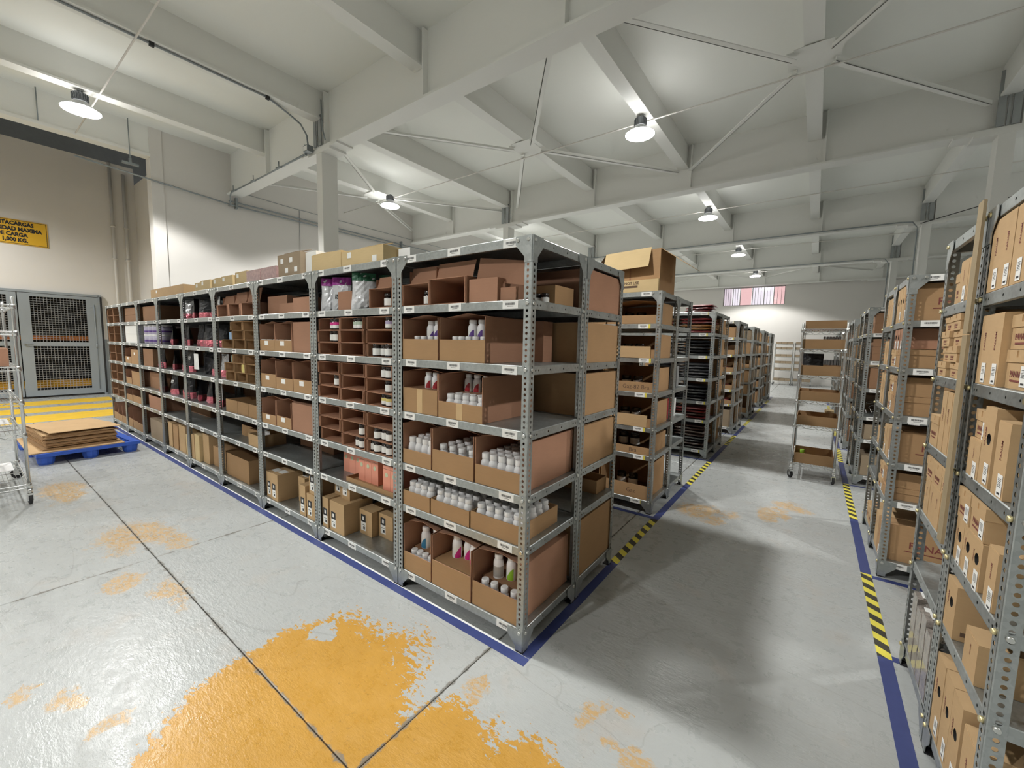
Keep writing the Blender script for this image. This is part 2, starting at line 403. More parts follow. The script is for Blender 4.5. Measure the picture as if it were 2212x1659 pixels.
# clerestory window
wn = link(bpy.data.objects.new('window_1', None), (0, 0, 0)); wn['kind'] = 'structure'
cuts = [WX0, -2.62, -2.28, -1.72, -1.20, -.78, WX1]; kinds = ['pane_milky', 'pane_clear', 'pane_pink', 'pane_clear', 'pane_clear', 'pane_pink']
for k in range(6):
    b_ = MB(); b_.box(cuts[k]+.03, cuts[k+1]-.03, YB+.09, YB+.10, WZ0+.03, WZ1-.03); part('pane', b_.mesh('pane', kinds[k]), wn)
    b_ = MB(); b_.box(cuts[k], cuts[k]+.03, YB+.06, YB+.13, WZ0, WZ1); part('mullion', b_.mesh('mullion', 'window_bar'), wn)
    if k != 2:
        n = 3 if k in (0, 3) else 2
        for j in range(n):
            xx = cuts[k]+(cuts[k+1]-cuts[k])*(j+1)/(n+1)
            b_ = MB(); b_.box(xx-.008, xx+.008, YB+.13, YB+.15, WZ0, WZ1); part('window_bar', b_.mesh('window_bar', 'window_bar'), wn)
b_ = MB(); b_.box(WX0, WX1, YB+.05, YB+.14, WZ0, WZ0+.03); b_.box(WX0, WX1, YB+.05, YB+.14, WZ1-.03, WZ1); b_.box(WX1-.03, WX1, YB+.05, YB+.14, WZ0, WZ1)
part('window_frame', b_.mesh('window_frame', 'window_bar'), wn)
# ---------------- roof steel
GYS = [-2.95, 2.335, 7.56, 12.88, 18.0, 22.8]
BXS = [-8.05, -5.88, -3.46, -1.33, .86, 3.1, 5.35, 7.6, 9.85, 12.1]     # beams along y
gnames = ['behind the camera', 'above the long row', 'over the second shelf row', 'third along the aisle', 'fourth along the aisle', 'against the back wall']
for gi, gy in enumerate(GYS):
    t = thing('roof_girder', 'white painted steel roof girder, '+gnames[gi], 'girder', (0, gy, 4.88), group='roof girders')
    b_ = MB(); b_.box(XL, XR_, -.14, .14, 0, .035); part('bottom_flange', b_.mesh('bottom_flange', 'steel_paint'), t)
    b_ = MB(); b_.box(XL, XR_, -.045, .045, .035, CZ-4.88); part('web', b_.mesh('web', 'steel_paint'), t)
    def f():
        q = MB(); q.box(-.012, .012, -.13, -.045, .035, .88); q.box(-.012, .012, .045, .13, .035, .88); return q.mesh('stiffener', 'steel_paint')
    for bx in BXS:
        part('stiffener', cached('stiff', f), t, (bx+.16, 0, 0))
    def f2():
        q = MB(); q.box(-.55, .55, -.15, .15, -.028, 0); q.box(-.34, .34, -.15, .15, -.065, -.028); return q.mesh('splice_plate', 'steel_paint')
    for cx in (-5.88, 3.12):
        part('splice_plate', cached('splice', f2), t, (cx, 0, 0))
for gi, gy in enumerate(GYS[:-1]):
    for cx in (-5.88, 3.12):
        side = 'left' if cx < 0 else 'right'
        t = thing('steel_column', 'white steel column on the %s line under the girder %s' % (side, gnames[gi]), 'column', (cx, gy, 0), group='columns')
        b_ = MB(); b_.box(-.085, .085, -.14, .14, .025, 4.815)
        part('shaft', b_.mesh('shaft', 'steel_paint'), t)
        b_ = MB(); b_.box(-.13, -.05, -.16, -.14, 4.92, 5.68); b_.box(-.03, -.005, -.16, -.14, 4.92, 5.68); b_.box(.02, .10, -.16, -.14, 4.92, 5.4)
        part('dark_channel', b_.mesh('dark_channel', 'steel_shade'), t, label='dark steel channel on the girder face')
        b_ = MB(); b_.box(-.2, .2, -.2, .2, 0, .025); part('base_plate', b_.mesh('base_plate', 'steel_paint'), t)
bn = 0
for gi in range(-1, len(GYS)-1):
    y0 = YF if gi < 0 else GYS[gi]+.05; y1 = GYS[gi+1]-.05
    for bi, bx in enumerate(BXS):
        t = thing('ceiling_beam', 'white ceiling beam, %s from the left wall, in the roof bay %s' % (ORD[bi], ('behind' if gi < 0 else 'beyond')+' the girder '+gnames[max(gi, 0)]), 'beam', (bx, y0, 5.33), group='ceiling beams')
        L_ = y1-y0
        def f():
            q = MB(); q.box(-.10, .10, 0, L_, 0, .03); return q.mesh('bottom_flange', 'steel_paint')
        part('bottom_flange', cached(('bf', round(L_, 3)), f), t)
        def f2():
            q = MB(); q.box(-.075, .075, 0, L_, .03, CZ-5.33); return q.mesh('web', 'steel_paint')
        part('web', cached(('bw', round(L_, 3)), f2), t)
# wind bracing stars
for gi in (1, 4):
    for bx in (-8.05, -3.46, .86):
        ym = (GYS[gi]+GYS[gi+1])/2-.05
        t = thing('wind_brace', 'white star of flat roof braces round a plate, %s, %s bay' % ({-8.05: 'by the left wall', -3.46: 'in mid roof', .86: 'over the aisle'}[bx], 'near' if gi == 1 else 'far'), 'brace', (bx, ym, 5.33), group='wind braces')
        b_ = MB(); b_.box(-.28, .28, -.20, .20, -.012, 0); b_.box(-.2, .2, -.26, .26, -.018, -.012); part('gusset_plate', b_.mesh('gusset_plate', 'steel_paint'), t)
        for sx in (-1, 1):
            for sy, yy in ((-1, GYS[gi]+.14-ym), (1, GYS[gi+1]-.14-ym)):
                a = Vector((sx*.2, sy*.14, -.085)); c = Vector((max(sx*2.04, -9.72-bx), yy, -.085)); d = (c-a).normalized(); p = Vector((-d.y, d.x, 0))*.035
                b_ = MB(); b_.obox(a-p, c-a, p*2, (0, 0, .012)); b_.obox(a-p, c-a, p*.25, (0, 0, .06)); part('brace_bar', b_.mesh('brace_bar', 'steel_paint'), t)
# ---------------- lamps
LX = [-7.95, -1.37, 5.37]; LY = [-5.3, -.20, 5.03, 10.2, 15.4, 20.6]
def hood():
    q = MB(); q.lathe([(.222, 0), (.225, .008), (.20, .026)], 28, 1, cap=False); q.lathe([(.20, .026), (.13, .085), (.085, .125), (.083, .13)], 28, cap=False)
    q.lathe([(.083, .128), (.128, .083), (.187, .034), (.218, .004)], 28, cap=False); return q.mesh('hood', ['lamp_hood', 'lamp_rim'])
def lens():
    q = MB(); q.lathe([(.216, .004), (.216, .010)], 28); return q.mesh('lens', 'lamp_lens')
def housing():
    q = MB(); q.lathe([(.085, .131), (.088, .14), (.088, .245), (.07, .255), (.03, .26)], 20)
    for k in range(20):
        a = 2*PI*k/20; c, s_ = math.cos(a), math.sin(a)
        q.obox((.086*c-.004*s_, .086*s_+.004*c, .15), (.012*c, .012*s_, 0), (.008*s_, -.008*c, 0), (0, 0, .085))
    return q.mesh('driver_housing', 'lamp_housing')
def hook():
    q = MB(); q.tube([(0, 0, .255), (0, 0, .275)], .006, 6); q.tube([(.03, 0, .25), (.055, 0, .265), (.04, 0, .278)], .005, 6); q.box(-.05, .05, -.03, .03, .27, .28); return q.mesh('hook', 'conduit')
for i, lx in enumerate(LX):
    for j, ly in enumerate(LY):
        z0 = 5.03
        if i == 2 and (j > 3 or j == 0): continue
        if i == 0: lx, ly = ((-8.06, -.32) if j == 1 else (-7.70, ly))
        t = thing('high_bay_lamp', 'round white high bay lamp, %s line, %s from the near end of the hall' % (('left', 'aisle side', 'right')[i], ORD[j]), 'lamp', (lx, ly, z0), group='high bay lamps')
        part('hood', cached('hood', hood), t); part('lens', cached('lens', lens), t, label='glowing round lens'); part('driver_housing', cached('hous', housing), t); part('hook', cached('hook', hook), t)
        ld = cached('lampdata', lambda: bpy.data.lights.new('lamp_light', 'SPOT'))
        ld.shadow_soft_size = .11; ld.spot_size = math.radians(138); ld.spot_blend = .22; ld.energy = LAMP_W; ld.color = LAMP_COL
        lo = bpy.data.objects.new('lamp_light', ld); link(lo, (0, 0, -.10), None, t)
# unseen lamp added to brighten the lift recess, left of the picture
t = thing('high_bay_lamp', 'unseen lamp added to brighten the lift recess', 'lamp', (-12.7, -3.4, 5.6), group='high bay lamps')
part('hood', cached('hood', hood), t); part('lens', cached('lens', lens), t); part('driver_housing', cached('hous', housing), t)
q = MB(); q.tube([(0, 0, .25), (0, 0, 1.7)], .006, 6); part('hook', q.mesh('hook', 'conduit'), t)
ld2 = ld.copy(); ld2.energy = LAMP_W*1.5; ld2.spot_size = math.radians(160); ld2.spot_blend = .5
lo = bpy.data.objects.new('lamp_light', ld2); link(lo, (0, 0, -.10), None, t)
# supply conduits along x above the lamps
def pipe(name, pts, r, mat, label, cat='conduit', group=None, n=6):
    q = MB(); q.tube(pts, r, n); return solid(name, q.mesh(name, mat), label, cat, group=group)
for j, ly in enumerate(LY[1:]):
    pipe('supply_conduit', [(XL, ly+.04, 5.232), (XR_, ly+.04, 5.232)], .011, 'pipe_white', 'thin white supply pipe crossing the roof, %s lamp line from the near end' % ORD[j+1], group='lamp supply pipes')
for j, gy in enumerate((12.88, 18.0)):
    pipe('wall_conduit', [(XL, gy-.17, 4.93), (2.6, gy-.17, 4.93), (2.85, gy-.2, 4.90), (2.95, gy-.2, 4.75), (2.95, gy-.2, 3.0)], .016, 'conduit', 'grey pipe along the girder bending down the right column, %s' % ('nearer' if j == 0 else 'farther'))
pipe('tie_cable', [(3.0, 12.7, 4.85), (6.4, 12.6, 5.7)], .009, 'rubber', 'dark cable slanting up from the right column')
# left: dark conduit under the beam, box, along girder, down to the wall
pipe('roof_conduit', [(-5.84, -8.9, 5.312), (-5.84, 1.38, 5.312), (-6.0, 1.75, 5.30), (-6.09, 2.0, 5.26), (-6.09, 2.10, 5.12), (-6.09, 2.12, 4.97)], .014, 'conduit', 'grey conduit under a beam bending down to the junction box')
for k, yy in enumerate((.02, 1.38, -1.5)):
    q = MB(); q.box(-.02, .02, -.025, .025, -.03, .018); solid('pipe_clamp', q.mesh('pipe_clamp', 'rubber'), 'dark clamp on the conduit under the left beam, %s' % ('near the cable crossing', 'near the column', 'nearest the camera')[k], 'clamp', (-5.84, yy, 5.312), group='conduit clamps')
q = MB(); q.box(-.07, .07, -.05, .05, -.05, .05); q.box(-.055, .055, -.055, -.05, -.035, .035, 1); q.box(-.09, -.07, -.02, .02, -.08, .09)
solid('junction_box', q.mesh('junction_box', ['conduit', 'white_card']), 'grey junction box with pale cover by the left column', 'junction box', (-6.09, 2.12, 4.90))
pipe('girder_conduit', [(-6.17, 2.17, 4.89), (-7.9, 2.17, 4.865), (-9.5, 2.17, 4.865), (-9.56, 2.17, 4.80), (-9.56, 2.17, 4.63), (-9.75, 2.2, 4.63)], .014, 'conduit', 'grey conduit along the girder foot towards the left wall')
for k, (xx, zz) in enumerate(((-7.2, 4.87), (-8.3, 4.86), (-9.3, 4.86))):
    q = MB(); q.tube([(0, 0, -.02), (0, 0, .1)], .009, 6); q.tube([(-.1, 0, 0), (.1, 0, -.02)], .018, 6)
    solid('pipe_clamp', q.mesh('pipe_clamp', 'conduit'), 'grey clamp on the girder conduit, %s from the column' % ORD[k], 'clamp', (xx, 2.14, zz), group='conduit clamps')
for k, (dz, y0) in enumerate(((4.66, .2), (4.74, 2.2))):
    pipe('wall_pipe', [(XL+.06, y0 if k else -.2, dz+(0 if k else .18)), (XL+.06, 2.3, dz), (XL+.06, 22.5, dz+.04)], .016, 'conduit', 'grey conduit along the left wall, %s of the two' % ('lower', 'upper')[k])
for k, yy in enumerate((2.35, 4.6, 7.0, 9.3, 11.6)):
    q = MB(); q.box(0, .1, -.02, .02, 4.60, 4.84); solid('wall_bracket', q.mesh('wall_bracket', 'conduit'), 'grey bracket holding the wall conduits, %s from the recess' % ORD[k], 'bracket', (XL, yy, 0), group='wall brackets')
pipe('thin_cable', [(XL+.02, 2.3, 5.0), (XL+.02, 3.6, 4.97), (XL+.02, 9, 5.0), (XL+.02, 22, 5.02)], .006, 'conduit', 'thin grey cable above the wall conduits')
pipe('drop_cable', [(XL+.02, 3.8, 4.97), (XL+.02, 3.8, 2.2)], .006, 'conduit', 'thin grey cable hanging straight down the left wall')
for k, yy in enumerate((-.6, .55)):
    pipe('hanger_rod', [(XL+.1, yy, CZ), (XL+.1, yy, 5.0 if k else 5.25)], .008, 'conduit', 'thin hanger rod above the lift recess, %s' % ('left', 'right')[k], 'rod')
q = MB(); q.box(-.12, .12, -.03, .03, 0, .04); q.box(-.02, .02, -.02, .02, .04, .12); solid('rod_bracket', q.mesh('rod_bracket', 'conduit'), 'small grey bracket on the right hanger rod', 'bracket', (XL+.1, .55, 4.93), PI/2)
# dark spots and cable above left
pipe('column_cable', [(-5.72, 2.16, 5.6), (-5.70, 2.16, 5.15), (-5.62, 2.16, 4.95)], .012, 'conduit', 'grey cable running down beside the left column head')
# ---------------- lift wall: pipes, sign, gate
for k, (yy, zt) in enumerate(((1.2, 6.45), (1.48, 6.2))):
    t = thing('wall_riser', 'white painted riser pipe beside the lift gate, %s one' % ('left', 'right')[k], 'pipe', (XG, yy, 0))
    q = MB(); q.tube([(.06, 0, 0), (.06, 0, zt)], .04 if k else .035, 8); part('pipe', q.mesh('pipe', 'pipe_white'), t)
    for zz in (2.4, 3.8, 4.7):
        q = MB(); q.lathe([(.055, zz), (.055, zz+.05)], 8, 0, (.06, 0, 0)); part('coupling', q.mesh('coupling', 'pipe_white'), t)
sg = thing('capacity_sign', 'yellow lift capacity sign with black lettering on the recess wall', 'sign', (XG, -1.05, 3.88))
q = MB(); q.box(0, .02, -1.0, 1.0, 0, .60); part('panel', q.mesh('panel', 'sign_yellow'), sg)
q = MB()
for a in ((-.985, .985, .015, .025), (-.985, .985, .575, .585)): q.box(.02, .0215, a[0], a[1], a[2], a[3])
q.box(.02, .0215, -.985, -.975, .015, .585); q.box(.02, .0215, .975, .985, .015, .585); part('border', q.mesh('border', 'ink'), sg)
FACE_PX = (PI/2, 0, PI/2)
for s_, yy, zz in (('MONTACARGAS', .77, .50), ('CAPACIDAD MAXIMA', .90, .365), ('DE CARGA', .655, .235), ('1,000 KG.', .655, .105)):
    part('lettering', text(s_, .128, 'ink', 'RIGHT', .007), sg, (.0225, yy, zz), FACE_PX, (.80, 1, 1))
# gate
gt = thing('lift_gate', 'grey steel double gate with wire mesh windows in the recess', 'gate', (XG, 0, 0))
q = MB(); q.box(-.05, .06, GY1-.01, GY1+.05, 0, GZ+.05); q.box(-.05, .06, GY0-.05, GY0+.01, 0, GZ+.05); q.box(-.05, .06, GY0, GY1, GZ-.01, GZ+.05); part('frame', q.mesh('frame', 'gate_paint'), gt)
for leaf, (a, c) in enumerate(((-.66, .79), (-2.13, -.68))):
    lf = link(bpy.data.objects.new('gate_leaf', None), (0, a, 0), None, gt)
    wd = c-a; lo_, hi_ = (.20, wd-.24) if leaf == 0 else (.24, wd-.16)
    q = MB(); x0, x1 = 0, .05
    q.box(x0, x1, 0, lo_, .05, GZ-.02); q.box(x0, x1, hi_, wd, .05, GZ-.02)
    for z0, z1 in ((.05, .20), (1.35, 1.46), (2.62, GZ-.02)): q.box(x0, x1, lo_, hi_, z0, z1)
    part('leaf_panel', q.mesh('leaf_panel', 'gate_paint'), lf)
    for z0, z1 in ((.20, 1.35), (1.46, 2.62)):
        q = MB(); n = int((hi_-lo_)/.058)
        for k in range(1, n): yy = lo_+(hi_-lo_)*k/n; q.box(.022, .027, yy-.004, yy+.004, z0, z1)
        n = int((z1-z0)/.058)
        for k in range(1, n): zz = z0+(z1-z0)*k/n; q.box(.027, .032, lo_, hi_, zz-.004, zz+.004)
        part('wire_mesh', q.mesh('wire_mesh', 'gate_wire'), lf, kind='stuff')
    q = MB(); q.box(.05, .09, .04, .06, 1.38, 1.42); q.tube([(.09, .05, 1.40), (.09, .2, 1.41)], .012, 6); part('handle', q.mesh('handle', 'steel_shade'), lf)
    q = MB(); q.tube([(.06, wd-.09, .15), (.06, wd-.09, 2.5)], .008, 6); q.tube([(.06, wd-.09, 1.3), (.075, wd-.09, 1.42)], .016, 6); part('bolt_rod', q.mesh('bolt_rod', 'gate_paint'), lf)
q = MB(); q.box(.06, .075, GY1+.02, GY1+.06, .05, GZ); part('hinge_strip', q.mesh('hinge_strip', 'rubber'), gt)
# lift cage behind the gate
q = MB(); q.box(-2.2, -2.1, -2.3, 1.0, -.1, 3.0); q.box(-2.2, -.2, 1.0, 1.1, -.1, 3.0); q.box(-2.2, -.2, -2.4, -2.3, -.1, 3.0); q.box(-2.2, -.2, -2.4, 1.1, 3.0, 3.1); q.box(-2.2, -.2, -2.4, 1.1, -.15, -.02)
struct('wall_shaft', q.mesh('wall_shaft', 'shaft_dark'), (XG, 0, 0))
for k, (z0, z1, xx, mt) in enumerate(((.22, .42, -.55, 'shaft_amber'), (1.50, 1.62, -.6, 'shaft_orange'))):
    q = MB(); q.box(xx, xx+.08, -2.28, .98, z0, z1); q.box(xx+.08, xx+.1, -2.28, .98, z0, z0+.03); q.box(xx+.08, xx+.1, -2.28, .98, z1-.03, z1)
    solid('lift_barrier', q.mesh('lift_barrier', mt), ('amber steel bar low behind the gate mesh', 'orange steel bar across the upper gate mesh')[k], 'barrier', (XG, 0, 0))
# ---------------- floor tapes
def tape(x0, x1, y0, y1, mat, label):
    q = MB(); q.box(x0, x1, y0, y1, 0, .0009); solid('floor_tape', q.mesh('floor_tape', mat), label, 'floor tape', group='floor tapes')
RY = [0, 2.30, 4.90, 7.23, 9.58, 11.9, 14.2]
tape(-9.55, .05, -.062, -.004, 'tape_blue', 'blue floor tape along the front of the long row')
q = MB(); q.box(-9.5, -.05, -.004, .010, 0, .0006); solid('floor_line', q.mesh('floor_line', 'white_card'), 'thin pale line between blue tape and the long row', 'floor marking')
tape(-.012, .05, .0, 1.21, 'tape_blue', 'blue floor tape along the end of the long row')
for k in range(len(RY)-1):
    a = RY[k]+1.21; c = RY[k+1]-.08
    tape(-.02, .045, a, c, 'tape_hazard', 'yellow and black tape on the left of the aisle, %s gap' % ORD[k])
    tape(-.02, .045, c, RY[k+1]+1.21, 'tape_blue', 'blue tape at the aisle end of the %s left row' % ORD[k+1])
    tape(1.545, 1.608, RY[k]+1.20, RY[k+1]-.04, 'tape_hazard', 'yellow and black tape on the right of the aisle, %s gap' % ORD[k])
    tape(1.545, 1.608, RY[k+1]-.04, RY[k+1]+1.20, 'tape_blue', 'blue tape at the aisle end of the %s right row' % ORD[k+1])
    tape(-2.1, -.02, RY[k+1]-.08, RY[k+1]-.02, 'tape_blue', 'blue tape along the front of the %s left row' % ORD[k+1])
    tape(1.608, 4.0, RY[k+1]-.10, RY[k+1]-.05, 'tape_blue', 'blue tape along the front of the %s right row' % ORD[k+1])
tape(1.545, 1.608, -1.6, 1.20, 'tape_blue', 'long blue tape on the right at the near end')
tape(1.608, 2.6, 1.19, 1.24, 'tape_blue', 'short blue tape behind the nearest right rack')
# ================================================================== SHELVING UNITS
W, D, H = 1.0424, .597, 2.2
LV = [.13, .585, .868, 1.213, 1.553, 1.887, 2.197]
LIP = .046
UW, UD = W-.006, D-.006
def post_mesh():
    q = MB(); w_ = .044; th = .002; hs = [.02+.0283*k for k in range(77)]
    cr = .004
    q.holed(lambda u, v: (u+cr, 0, v), w_-cr, H, .024-cr, hs, .0078)
    q.face([(cr, 0, 0), (cr, 0, H), (cr*.3, cr*.3, H), (cr*.3, cr*.3, 0)], 0, True); q.face([(cr*.3, cr*.3, 0), (cr*.3, cr*.3, H), (0, cr, H), (0, cr, 0)], 0, True)
    q.holed(lambda u, v: (u+th, th, v), w_-th, H, .024-th, hs, .0078)
    q.holed(lambda u, v: (0, u+cr, v), w_-cr, H, .024-cr, hs, .0078)
    q.holed(lambda u, v: (th, u+th, v), w_-th, H, .024-th, hs, .0078)
    q.face([(w_, 0, 0), (w_, th, 0), (w_, th, H), (w_, 0, H)]); q.face([(0, w_, 0), (th, w_, 0), (th, w_, H), (0, w_, H)])
    q.face([(0, 0, H), (w_, 0, H), (w_, th, H), (th, th, H), (th, w_, H), (0, w_, H)])
    return q.mesh('post', 'galvanized')
def foot_mesh():
    q = MB(); q.box(.0, .046, .0, .046, 0, .006); q.box(-.0015, .045, -.0015, -.0002, .0, .022); q.box(-.0015, -.0002, -.0015, .045, 0, .022); return q.mesh('foot', 'rubber')
def shelf_mesh():
    q = MB(); e = .003; x0, x1, y0, y1 = e, UW-e, e, UD-e
    q.box(x0+.003, x1-.003, y0+.003, y1-.003, -.002, 0)
    q.box(x0, x1, y0, y0+.0015, -LIP, -.003); q.box(x0, x1, y1-.0015, y1, -LIP, -.003)
    o_ = [(x0, y0), (x1, y0), (x1, y1), (x0, y1)]; n_ = [(x0+.003, y0+.003), (x1-.003, y0+.003), (x1-.003, y1-.003), (x0+.003, y1-.003)]
    for k in range(4):
        c = (k+1) % 4; q.face([(*o_[k], -.003), (*o_[c], -.003), (*n_[c], 0), (*n_[k], 0)])
    q.box(x0, x1, y0+.0015, y0+.018, -LIP, -LIP+.0015); q.box(x0, x1, y1-.018, y1-.0015, -LIP, -LIP+.0015)
    L_ = y1-y0; hs = [.06, .09, L_*.35, L_*.6, L_-.09, L_-.06]
    for xx, s_ in ((x0, 1), (x1, -1)):
        for d in (0, .0015):
            q.holed(lambda u, v: (xx+s_*d, y0+v, -LIP+u), LIP-.003, L_, .022, hs, .0058)
        q.box(min(xx, xx+s_*.016), max(xx, xx+s_*.016), y0, y1, -LIP, -LIP+.0015)
    return q.mesh('shelf', 'galvanized')
def tag_mesh(yel=False):
    q = MB(); w_, h_ = .10, .043
    q.box(0, w_, -.0012, 0, 0, h_, 0)
    r = random.Random(3); x = .018
    while x < w_-.018:
        d = r.choice((.0012, .002, .003)); q.box(x, x+d, -.0015, -.0012, .019, .031, 1); x += d+r.choice((.0012, .002))
    q.box(.03, .07, -.0015, -.0012, .0115, .0135, 1)
    if yel: q.box(w_, w_+.02, -.0012, 0, 0, h_, 2)
    return q.mesh('shelf_tag', ['white_card', 'ink', 'yellow_mark'])
def gusset_mesh():
    q = MB(); p = [(.002, 0), (.10, 0), (.10, -.042), (.046, -.10), (.046, -.128), (.002, -.128)]
    q.prism(p, lambda a, c, t: (a, t, c), -.003, -.0005); return q.mesh('gusset', 'galvanized')
def gusset_low_mesh():
    q = MB(); p = [(.002, .042), (.10, .042), (.10, 0), (.047, -.055), (.047, -.075), (.002, -.075)]
    q.prism(p, lambda a, c, t: (a, t, c), -.003, -.0005); return q.mesh('gusset', 'galvanized')
def bolts_mesh(sides):
    q = MB()
    for z in LV:
        for x in (.022, UW-.022):
            q.lathe([(.0085, -.009), (.010, -.004), (.010, -.0002)], 8, 0, (x, 0, z-.02), axis='y')
        if sides:
            for y in (.022, UD-.022): q.lathe([(.010, .0002), (.010, .004), (.0085, .009)], 8, 0, (UW, y, z-.02), axis='x')
    for x in (.085, UW-.085): q.lathe([(.0085, -.011), (.010, -.006), (.010, -.003)], 8, 0, (x, 0, LV[6]-.02), axis='y')
    return q.mesh('bolts', 'zinc')
PM = post_mesh(); FM = foot_mesh(); SM = shelf_mesh(); TG = tag_mesh(); TY = tag_mesh(True); GM = gusset_mesh(); GL = gusset_low_mesh()
def bolts_side():
    q = MB()
    for z in LV:
        for y in (.022, UD-.022): q.lathe([(.0085, -.010), (.010, -.004), (.010, -.0002)], 8, 0, (0, y, z-.02), axis='x')
    return q.mesh('bolts', 'brass_bolt')
def unit(x0, y0, label, tags=True, yel=False, front=True, side=None, group='galvanized shelving units', bolts=True):
    t = thing('shelving_unit', label, 'shelf', (x0+.003, y0+.003, 0), group=group)
    for (x, y, r) in ((0, 0, 0), (UW, 0, PI/2), (UW, UD, PI), (0, UD, -PI/2)):
        p = part('post', PM, t, (x, y, 0), r); part('foot', FM, p)
    for k, z in enumerate(LV):
        s_ = part('shelf', SM, t, (0, 0, z))
        if tags:
            for u_ in ((.065, .43, .83) if not yel else (.80,)):
                part('shelf_tag', TY if yel else TG, s_, (u_*W+RN.uniform(-.015, .015), .0028, -LIP+.001+RN.uniform(-.003, .002)), (0, RN.uniform(-.02, .02), 0))
    if front:
        for z, gm in ((LV[6], GM), (LV[0]-.045, GL)):
            part('gusset', gm, t, (0, 0, z)); part('gusset', gm, t, (UW, 0, z), None, (-1, 1, 1))
    if side == 'R':
        for z, gm in ((LV[6], GM), (LV[0]-.045, GL)):
            part('gusset', gm, t, (UW, 0, z), PI/2); part('gusset', gm, t, (UW, UD, z), PI/2, (-1, 1, 1))
    if side == 'L':
        for z, gm in ((LV[6], GM), (LV[0]-.045, GL)):
            part('gusset', gm, t, (0, UD, z), -PI/2); part('gusset', gm, t, (0, 0, z), -PI/2, (-1, 1, 1))
    if bolts:
        if front: part('bolts', cached(('bolts', side == 'R'), lambda: bolts_mesh(side == 'R')), t, kind='stuff')
        if side == 'L': part('bolts', cached('boltsL', bolts_side), t, kind='stuff')
    return t
# ================================================================== PRODUCTS
T_ = .004
def rnd(*a): return tuple(round(x, 3) for x in a)
def carton_m(w_, d, h, mat):
    def f():
        q = MB(); q.box(0, w_, 0, d, 0, h-.004)
        q.box(0, w_, 0, d/2-.002, h-.004, h); q.box(0, w_, d/2+.002, d, h-.004, h)
        q.box(0, .0005, d/2-.03, d/2+.03, h-.07, h-.004, 1)
        return q.mesh('carton', [mat, 'tape_tan'])
    return cached(('carton',)+rnd(w_, d, h)+(mat,), f)
def carton(x, y, z, w_, d, h, label, mat='kraft', rz=0., group=None, cat='box', name='carton'):
    return solid(name, carton_m(w_, d, h, mat), label, cat, (x, y, z), rz, group)
def pick_m(w_, d, h, fh, mat):
    def f():
        q = MB()
        q.box(0, w_, 0, d, 0, T_); q.box(0, T_, 0, d, T_, h); q.box(w_-T_, w_, 0, d, T_, h); q.box(T_, w_-T_, d-T_, d, T_, h)
        q.box(T_, w_-T_, 0, T_, T_, fh)
        return q.mesh('body', mat)
    return cached(('pick',)+rnd(w_, d, h, fh)+(mat,), f)
def pick(x, y, z, w_, d, h, ff, label, mat='kraft_red', flap=True, sheet=False, sticker=False, rz=0., group=None, fmat='kraft', taped=False):
    """carton stood open, its front cut down to a fraction ff"""
    t = thing('picking_carton', label, 'box', (x, y, z), rz, group)
    fh = h*ff
    part('body', pick_m(w_, d, h, fh, mat), t)
    def f0():
        q = MB(); q.box(.001, w_-.001, -.0015, -.0002, .001, fh); return q.mesh('front_panel', fmat)
    part('front_panel', cached(('fp',)+rnd(w_, fh)+(fmat,), f0), t)
    if flap:
        def f():
            q = MB(); r = .022
            q.obox((0, .05, h+.001), (w_/2, 0, r), (0, d-.055, 0), (0, 0, .003)); q.obox((w_, .05, h+.001), (-w_/2, 0, r), (0, d-.055, 0), (0, 0, .003)); return q.mesh('top_flap', mat)
        part('top_flap', cached(('tf',)+rnd(w_, d, h)+(mat,), f), t)
    if sheet:
        def f2():
            q = MB(); q.box(T_, w_-T_, .015, d-T_, fh-.004, fh-.001); return q.mesh('divider_sheet', mat)
        part('divider_sheet', cached(('ds',)+rnd(w_, d, fh)+(mat,), f2), t)
    if sticker:
        part('sticker', cached('stick', lambda: boxmesh('sticker', 'white_card', -.035, .035, -.0025, -.0016, -.02, .02)), t, (w_*.45, 0, fh*.72))
    if taped:
        part('tape', cached(('ftape', round(fh, 3)), lambda: boxmesh('tape', 'tape_tan', -.025, .025, -.0026, -.0016, .002, fh-.002)), t, (w_*.5, 0, 0))
    return t
def cubby(x, y, z, w_, d, h, label, mat='kraft_red', group=None, flapup=0., rz=0.):
    t = thing('open_front_carton', label, 'box', (x, y, z), rz, group)
    def f():
        q = MB(); q.box(0, w_, 0, d, 0, T_); q.box(0, w_, 0, d, h-T_, h); q.box(0, T_, 0, d, T_, h-T_); q.box(w_-T_, w_, 0, d, T_, h-T_); q.box(T_, w_-T_, d-T_, d, T_, h-T_)
        return q.mesh('body', mat)
    part('body', cached(('cub',)+rnd(w_, d, h)+(mat,), f), t)
    def f2():
        q = MB(); q.obox((0, 0, T_), (-.001, -.012, 0), (0, 0, h-2*T_), (.003, 0, 0)); return q.mesh('side_flap', mat)
    fm = cached(('cubf', round(h, 3), mat), f2)
    part('side_flap', fm, t, (T_, 0, 0), RN.uniform(-.3, .1)); part('side_flap', fm, t, (w_-T_-.002, 0, 0), RN.uniform(-.1, .3))
    if flapup:
        def f3():
            q = MB(); q.obox((.0, .05, h), (w_, 0, 0), (0, .003, 0), (0, .03, flapup)); q.obox((0, .051, h), (.003, 0, 0), (0, d*.8, 0), (0, 0, flapup*.8)); return q.mesh('raised_flap', mat)
        part('raised_flap', cached(('cubu',)+rnd(w_, d, h, flapup)+(mat,), f3), t)
    return t
